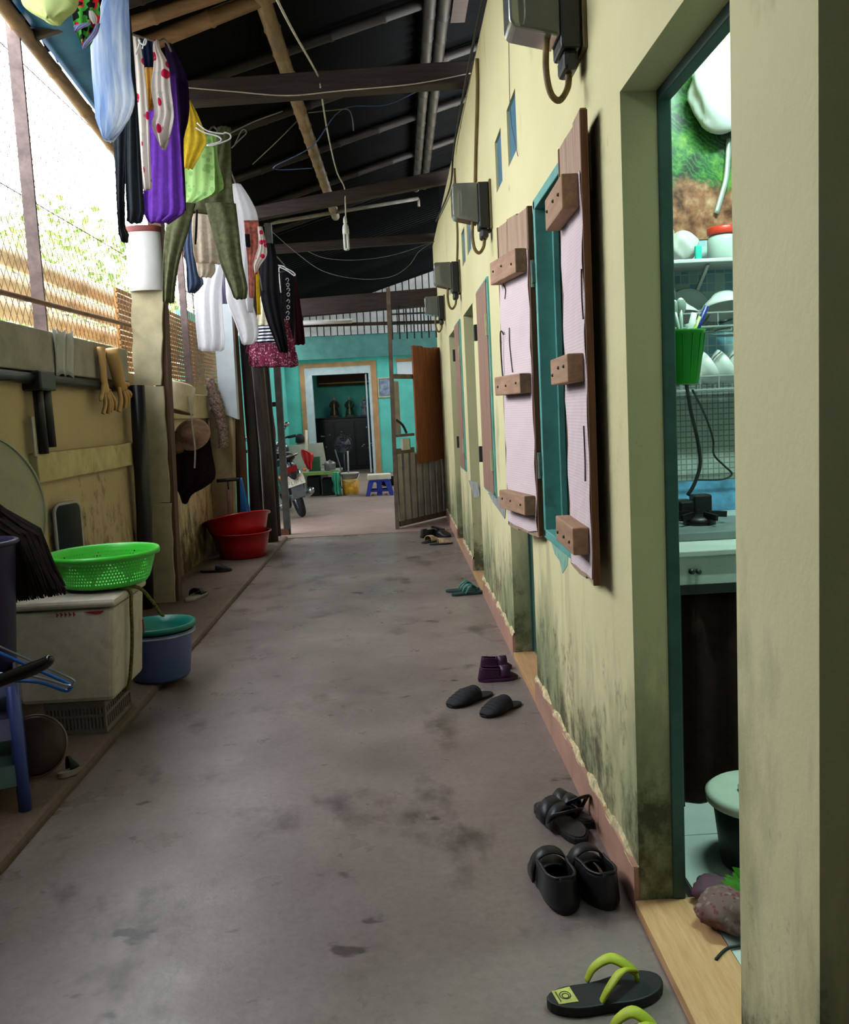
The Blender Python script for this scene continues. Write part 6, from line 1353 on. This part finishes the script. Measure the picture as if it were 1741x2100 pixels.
MB().tube(smoothpts([(bx2-br*1.05, by2, bh*.93), (bx2-br*.8, by2-br*.8, bh*.72), (bx2, by2-br*1.15, bh*.62), (bx2+br*.8, by2-br*.8, bh*.72), (bx2+br*1.05, by2, bh*.93)], 5), .006, 6).build('bail', RKW, t, smooth=True)
def stk(label, a, c, Y0, Y1, r, m): tag(MB().tube([PY(*a, Y0), PY(*c, Y1)], r, 8).build('broom_stick', m, smooth=True), label, 'stick', 'sticks standing in the bucket')
stk('dark stick leaning left out of the paint bucket', (712, 1006), (687, 922), by2, by2+.2, .011, mat('dark_stick', (70, 70, 72), .5))
stk('grey stick standing in the paint bucket', (716, 1006), (713, 925), by2, by2+.1, .014, mat('grey_stick', (130, 128, 130), .5))
# standing fan
fy2 = 16.3; fc = PY(704, 912, fy2); t = thing('standing_fan', 'dark standing fan behind the paint bucket', 'fan', (fc.x, fy2, .006)); FDK = mat('fan_dark', (54, 54, 62), .4, .1)
MB().lathe([(.17, 0), (.17, .02), (.03, .05), (.001, .05)], (fc.x, fy2, .006), 28).build('fan_base', FDK, t, smooth=True)
MB().tube([(fc.x, fy2+.03, .05), (fc.x, fy2+.03, fc.z)], .014, 8).build('fan_pole', FDK, t, smooth=True)
for k in range(3): MB().grid(lambda i, j: Vector((fc.x+(.02+.12*i)*math.cos(2*math.pi*k/3+.9*j), fy2-.03+.04*j, fc.z+(.02+.12*i)*math.sin(2*math.pi*k/3+.9*j))), 6, 6).build('fan_blade', mat('fan_blade_grey', (70, 72, 84), .4), t, solid=.003)
for rr2 in (.06, .10, .14, .165): MB().tube([(fc.x+rr2*math.cos(k*math.pi/16), fy2-.06+.08*(rr2 > .16), fc.z+rr2*math.sin(k*math.pi/16)) for k in range(32)], .0035, 5, closed=True).build('guard_ring', FDK, t)
for k in range(14): a = 2*math.pi*k/14; MB().tube([(fc.x+.02*math.cos(a), fy2-.065, fc.z+.02*math.sin(a)), (fc.x+.165*math.cos(a), fy2, fc.z+.165*math.sin(a))], .002, 4).build('guard_wire', FDK, t)
MB().ell((fc.x, fy2+.06, fc.z), .06, .08, .06, 16, 10).build('motor', FDK, t, smooth=True)
# low table with things on it
ty1 = 14.75; tzz = PY(660, 968, ty1).z; tx0, tx1 = PY(614, 968, ty1).x, PY(696, 968, ty1).x
t = thing('low_table', 'low green edged table behind the motorbike', 'table', ((tx0+tx1)/2, ty1+.45, .006))
MB().box(tx0, tx1, ty1, ty1+.95, tzz-.03, tzz).build('table_top', mat('grey_table_top', (150, 152, 134), .5, .06, 5), t); MB().box(tx0-.005, tx1+.005, ty1-.012, ty1, tzz-.045, tzz+.004).build('table_edge', mat('lime_table_edge', (138, 176, 84), .5), t)
for dx in (tx0+.04, tx1-.06):
    for dy in (ty1+.04, ty1+.88): MB().bar((dx, dy, .006), (dx, dy, tzz-.03), .035, .035).build('leg', IRON, t)
for q_, (x0_, x1_, h_) in enumerate(((tx0+.10, (tx0+tx1)/2-.02, tzz-.08), ((tx0+tx1)/2+.02, tx1-.10, tzz-.12))):  # added dark boxes standing in for the shade under the table
    tag(MB().box(x0_, x1_, ty1+.12, ty1+.5, .006, h_).build('under_table_dark_box', mat('under_table_dark', (24, 24, 26), .7), bevel=.01), ('left', 'right')[q_]+' dark box added for the shade under the low table', 'crate', 'dark boxes added under the low table')
def onY(px, Y): return PY(px, 900, Y).x
px_ = onY(673, ty1+.3); t = thing('steel_pot', 'dented grey steel pot on the low table', 'pot', (px_, ty1+.3, tzz)); pr_ = 11.5*15/FPX
MB().lathe([(pr_*.85, 0), (pr_, .01), (pr_*1.03, .10), (pr_*1.05, .125), (pr_*.6, .155), (.012, .165), (.012, .18), (.001, .18)], (px_, ty1+.3, tzz), 28).build('pot_body', mat('dull_pot', (128, 124, 120), .4, .15, 8, metal=.5), t, smooth=True)
for s in (-1, 1): MB().tube(smoothpts([(px_+s*pr_, ty1+.28, tzz+.10), (px_+s*(pr_+.03), ty1+.27, tzz+.105), (px_+s*pr_, ty1+.26, tzz+.10)], 4), .006, 6).build('pot_handle', IRON, t)
tag(MB().lathe([(.03, 0), (.07, .012), (.072, .014), (.03, .006), (.001, .006)], (onY(681, ty1+.12), ty1+.12, tzz), 20).build('saucer', CER, smooth=True), 'white saucer on the low table edge', 'saucer')
tag(cloth_mesh(MB(), [(922, 617, 622), (930, 617, 641), (938, 619, 643), (950, 624, 640), (962, 631, 639)], ty1-.05, t=.05, fold=.03, k=3, seed=4).build('red_bag', plastic('red_film_bag', (206, 34, 40), .4), smooth=True), 'crumpled red plastic bag hanging at the low table', 'bag')
gb_ = onY(641, ty1+.35); tag(MB().box(gb_-.09, gb_+.10, ty1+.30, ty1+.42, tzz, tzz+.24).build('green_box', mat('dark_green_box', (48, 92, 58), .6), bevel=.006), 'dark green box on the low table', 'box')
c1_, c2_ = PY(592, 950, 15.6), PY(664, 908, 15.6); t = thing('pale_board', 'pale cardboard sheet standing behind the low table', 'board', ((c1_.x+c2_.x)/2, 15.65, .006))
MB().prism([(c1_.x, .006), (c2_.x+.06, .006), (c2_.x-.03, c2_.z), (c1_.x, c2_.z-.02)], (0, 15.75, 0), (1, 0, 0), (0, .0, 1), (0, .03, 0)).build('sheet', mat('pale_cardboard', (188, 182, 162), .9, .06, 6), t)
stk2 = MB().tube([(PY(624, 925, 15.5).x, 15.5, .006), PY(628, 882, 15.5)], .022, 8); tag(stk2.build('wooden_batten', mat('pale_batten', (206, 190, 164), .7), smooth=True), 'pale upright batten before the person', 'batten')
tag(cloth_mesh(MB(), [(968, 683, 695), (980, 680, 698), (992, 684, 697), (1004, 682, 701), (1014, 686, 702)], 14.62, t=.12, fold=.04, k=3, seed=6).build('green_bag', plastic('sea_green_film', (70, 178, 140), .35), smooth=True), 'translucent sea green plastic bag under the table corner', 'bag')
bagthing('dark_heap', 'dark cloth heap behind the blue stool', 'cloth', (onY(792, 16.2), 16.2, .006), .20, .15, .09, BLK, 23, None, .15)
# ---------------------------------------------------------------- seated person behind the cardboard
ph = PY(615, 902, 16.4); fl = .006
t = thing('person', 'dark haired person seated low behind the cardboard sheet, seen from behind', 'person', (ph.x, 16.4, fl))
SKIN = mat('brown_skin', (150, 104, 80), .6, .05, 8)
hz = ph.z; x0 = ph.x
J = [(x0, 16.4, fl+.12), (x0, 16.38, fl+.28), (x0, 16.40, fl+.46), (x0, 16.43, hz-.17), (x0, 16.43, hz-.07), (x0, 16.44, hz+.02)]
nb = len(J)
for s in (-1, 1): J += [(x0+s*.15, 16.43, hz-.22), (x0+s*.20, 16.50, hz-.42), (x0+s*.10, 16.70, hz-.40), (x0+s*.09, 16.42, fl+.10), (x0+s*.16, 16.78, fl+.34), (x0+s*.13, 16.86, fl+.04), (x0+s*.13, 17.0, fl+.03)]
E_ = [(i, i+1) for i in range(nb-1)]
for q in range(2): o = nb+7*q; E_ += [(3, o), (o, o+1), (o+1, o+2), (0, o+3), (o+3, o+4), (o+4, o+5), (o+5, o+6)]
RAD = [.13, .13, .14, .07, .05, .06]+[.06, .042, .03, .085, .06, .045, .03]*2
me = bpy.data.meshes.new('body'); me.from_pydata([Vector(p)-Vector((ph.x, 16.4, fl)) for p in J], E_, []); me.materials.append(cloth('person_shirt', (86, 80, 84)))
ob = bpy.data.objects.new('body', me); COL.objects.link(ob); ob.parent = t
sk = ob.modifiers.new('skin', 'SKIN'); sk.use_smooth_shade = True; ob.modifiers.new('sub', 'SUBSURF').levels = 1
for i, v in enumerate(me.skin_vertices[0].data): v.radius = (RAD[i], RAD[i]); v.use_root = (i == 0)
MB().ell((x0, 16.44, hz-.015), .075, .09, .11, 20, 14).build('head', SKIN, t, smooth=True)
MB().ell((x0, 16.425, hz+.012), .084, .097, .10, 20, 14).build('hair', mat('black_hair', (20, 18, 18), .7, .3, 60, .3), t, smooth=True)
for s in (-1, 1): MB().ell((x0+s*.08, 16.44, hz-.03), .012, .02, .03, 8, 6).build('ear', SKIN, t, smooth=True)
MB().ell((x0, 16.535, hz-.03), .014, .018, .02, 8, 6).build('nose', SKIN, t, smooth=True)
# ---------------------------------------------------------------- motorbike
wb_ = PZ(630, 1060, .006); yaw = math.atan2(.965, -.26)
M = Matrix.Translation((wb_.x-.06, wb_.y+.05, .006)) @ Matrix.Rotation(yaw, 4, 'Z') @ Matrix.Rotation(math.radians(-15), 4, 'X')
t = thing('motorbike', 'dark motorbike parked with its licence plate towards the viewer', 'motorbike', M.translation)
TYR = mat('tyre_rubber', (24, 24, 26), .75, .15, 20, .2); CHR = mat('chrome', (170, 172, 176), .2, .1, metal=.9); BDY = mat('black_bike_paint', (26, 26, 32), .25, .2, 6, spec=.6); SEAT = mat('black_seat_vinyl', (22, 22, 24), .5, .15, 14)
def wheel(xc, r, nm):
    w = MB(M); n = 36
    w.tube([(xc+(r-.045)*math.cos(2*math.pi*k/n), 0, r+(r-.045)*math.sin(2*math.pi*k/n)) for k in range(n)], .045, 10, closed=True); wo = w.build(nm, TYR, t, smooth=True)
    MB(M).tube([(xc+(r-.085)*math.cos(2*math.pi*k/n), 0, r+(r-.085)*math.sin(2*math.pi*k/n)) for k in range(n)], .014, 6, closed=True, sx=1).build('rim', CHR, wo, smooth=True)
    MB(M).tube([(xc, -.07, r), (xc, .07, r)], .04, 12).build('hub', CHR, wo, smooth=True)
    for k in range(16): a = 2*math.pi*k/16; MB(M).tube([(xc+.04*math.cos(a+.4), (-1)**k*.04, r+.04*math.sin(a+.4)), (xc+(r-.085)*math.cos(a), 0, r+(r-.085)*math.sin(a))], .0025, 4).build('spoke', CHR, wo)
wheel(0.0, .285, 'rear_wheel'); wheel(1.22, .285, 'front_wheel')
MB(M).tube(smoothpts([(-.36, 0, .46), (-.30, 0, .58), (-.12, 0, .64), (.10, 0, .62)], 4), [.06, .065, .07, .075, .075, .08, .08, .08, .08, .08, .08, .08, .07], 10, sx=.35, sy=1.0).build('rear_mudguard', BDY, t, smooth=True)
MB(M).prism([(-.09, .30), (.09, .30), (.075, .48), (-.075, .48)], (-.385, 0, 0), (0, 1, 0), (0, 0, 1), (.01, 0, 0)).build('mud_flap', mat('grey_flap', (70, 72, 76), .6), t)
def lf_(s, z, w): return (s, w, z)
secs = [(-.42, .66, .05), (-.30, .68, .10), (-.05, .66, .13), (.25, .58, .13), (.50, .44, .10), (.75, .40, .09), (.95, .60, .10), (1.02, .82, .08)]
MB(M).grid(lambda i, j: (lambda q, k, f: Vector((secs[k][0]+(secs[k+1][0]-secs[k][0])*f, (secs[k][2]+(secs[k+1][2]-secs[k][2])*f)*math.cos(2*math.pi*i), secs[k][1]+(secs[k+1][1]-secs[k][1])*f+.12*math.sin(2*math.pi*i))))(j*7, min(int(j*7), 6), j*7-min(int(j*7), 6)), 20, 30, True).capends(20, 30).build('body_panels', BDY, t, smooth=True)
MB(M).grid(lambda i, j: Vector((-.42+.98*j, .135*(1-.35*abs(2*j-1)**3)*math.cos(2*math.pi*i), .80+.045*math.sin(2*math.pi*i)-.05*math.sin(j*math.pi)+.04*(1-j))), 18, 16, True).capends(18, 16).build('seat', SEAT, t, smooth=True)
MB(M).tube(smoothpts([(-.10, -.13, .80), (-.40, -.14, .84), (-.50, 0, .85), (-.40, .14, .84), (-.10, .13, .80)], 5), .011, 8).build('grab_rail', CHR, t, smooth=True)
MB(M).box(-.47, -.42, -.075, .075, .64, .72).build('tail_light', mat('tail_light_red', (110, 14, 20), .25), t, bevel=.012)
PLT = mat('pale_plate', (186, 186, 170), .5, .06, 12, dirt=((140, 138, 120), .66))
pt = MB(M).prism([(-.125, .465), (.125, .465), (.125, .605), (-.125, .605)], (-.455, 0, 0), (0, 1, 0), (.12, 0, .99), (.006, 0, 0)).build('licence_plate', PLT, t)
DKP = mat('plate_ink', (50, 50, 48), .6)
# blurred plate characters as dark stroke clusters, two rows (unreadable in the photo too)
for row, (zc, cnt, ch) in enumerate(((.575, 4, .036), (.510, 5, .048))):
    for k in range(cnt):
        yc = .10-.20*(k+.5)/cnt; g = MB(M)
        for (a, c_, e, f) in (((-.012, -.5, -.009, .5), (.009, -.5, .012, .5)), ((-.012, .42, .012, .5), (-.012, -.04, .012, .04)), ((-.012, -.5, .012, -.42), (.007, -.5, .011, .5)))[(k+row) % 3]: g.prism([(yc+a, zc+c_*ch), (yc+e, zc+c_*ch), (yc+e, zc+f*ch), (yc+a, zc+f*ch)], (-.4575, 0, 0), (0, 1, 0), (.12, 0, .99), (-.002, 0, 0))
        g.build('plate_character', DKP, pt)
MB(M).tube(smoothpts([(.45, -.13, .24), (.20, -.16, .24), (-.05, -.17, .28), (-.34, -.17, .34)], 4), [.02]*5+[.035, .042, .045, .045, .045, .045, .045, .04], 12).build('exhaust', CHR, t, smooth=True)
MB(M).box(.38, .62, -.11, .11, .20, .42).build('engine', mat('engine_grey', (84, 84, 86), .45, .15, metal=.5), t, bevel=.03)
for s in (-1, 1):
    MB(M).tube([(-.02, s*.10, .285), (-.10, s*.12, .62)], .024, 10).build('shock_absorber', CHR, t, smooth=True)
    MB(M).tube([(1.22, s*.07, .285), (1.06, s*.07, .84)], .018, 8).build('fork_leg', CHR, t, smooth=True)
    MB(M).tube(smoothpts([(1.02, s*.03, .94), (1.0, s*.16, .98), (.95, s*.26, 1.0), (.90, s*.34, .99)], 4), .013, 8).build('handlebar', BDY, t, smooth=True)
    MB(M).tube([(.92, s*.27, .998), (.87, s*.38, .985)], .02, 8).build('grip', TYR, t, smooth=True)
    mr = MB(M).tube(smoothpts([(.98, s*.2, .99), (1.0, s*.25, 1.08), (.98, s*.30, 1.14)], 4), .006, 6).build('mirror_stem', BDY, t, smooth=True)
    MB(M).ell((.98, s*.31, 1.17), .02, .05, .035, 14, 8).build('mirror_head', CHR, mr, smooth=True)
    MB(M).ell((-.40, s*.16, .62), .03, .025, .025, 10, 8).build('indicator', mat('amber_lens', (190, 110, 40), .3), t, smooth=True)
MB(M).ell((1.08, 0, .93), .10, .10, .09, 18, 12).build('headlamp', BDY, t, smooth=True)
MB(M).tube(smoothpts([(1.48, 0, .40), (1.40, 0, .53), (1.22, 0, .60), (1.02, 0, .55), (.94, 0, .42)], 4), .07, 10, sx=.25).build('front_mudguard', BDY, t, smooth=True)
MB(M).tube([(.42, .12, .24), (.30, .32, .085)], .012, 8).build('side_stand', CHR, t, smooth=True)
hc = M @ Vector((-.12, 0, .845)); 
t = thing('helmet', 'dark helmet resting on the motorbike seat', 'helmet', (hc.x, hc.y, hc.z))
hp_ = M @ Vector((.30, 0, .79))
MB().ell((hp_.x, hp_.y, hp_.z+.115), .125, .14, .12, 22, 14).build('helmet_shell', mat('dark_helmet', (44, 44, 50), .25, .2, 6, spec=.6), t, smooth=True)
MB().tube([(hp_.x+.128*math.cos(k*math.pi/14), hp_.y+.143*math.sin(k*math.pi/14), hp_.z+.085) for k in range(28)], .008, 6, closed=True).build('helmet_band', mat('pale_helmet_band', (150, 140, 136), .5), t, smooth=True)
t.location = Vector((hp_.x, hp_.y, hp_.z)); d0 = Vector((hp_.x, hp_.y, hp_.z))-hc
for ch in t.children: ch.location -= d0
import numpy as np
f=1850.;VP=(811.,847.);TH=.053;H=1.3
def n(v): return v/np.linalg.norm(v)
Yc=n(np.array([(VP[0]-870.5)/f,(VP[1]-1050)/f,1]))
d=np.array([np.sin(TH),np.cos(TH),0]);d=n(d-Yc*d.dot(Yc));Xc=np.cross(d,Yc)
def ray(px,py):
    r=np.array([(px-870.5)/f,(py-1050)/f,1]);return np.array([r@Xc,r@Yc,-(r@d)])
E=np.array([0,0,H])
def PX(px,py,X): r=ray(px,py);return E+r*X/r[0]
def PY(px,py,Y): r=ray(px,py);return E+r*Y/r[1]
def PZ(px,py,Z): r=ray(px,py);return E+r*(Z-H)/r[2]
def proj(p):
    q=np.array(p)-E; c=q[0]*Xc+q[1]*Yc-q[2]*d; return (870.5+f*c[0]/c[2],1050+f*c[1]/c[2])
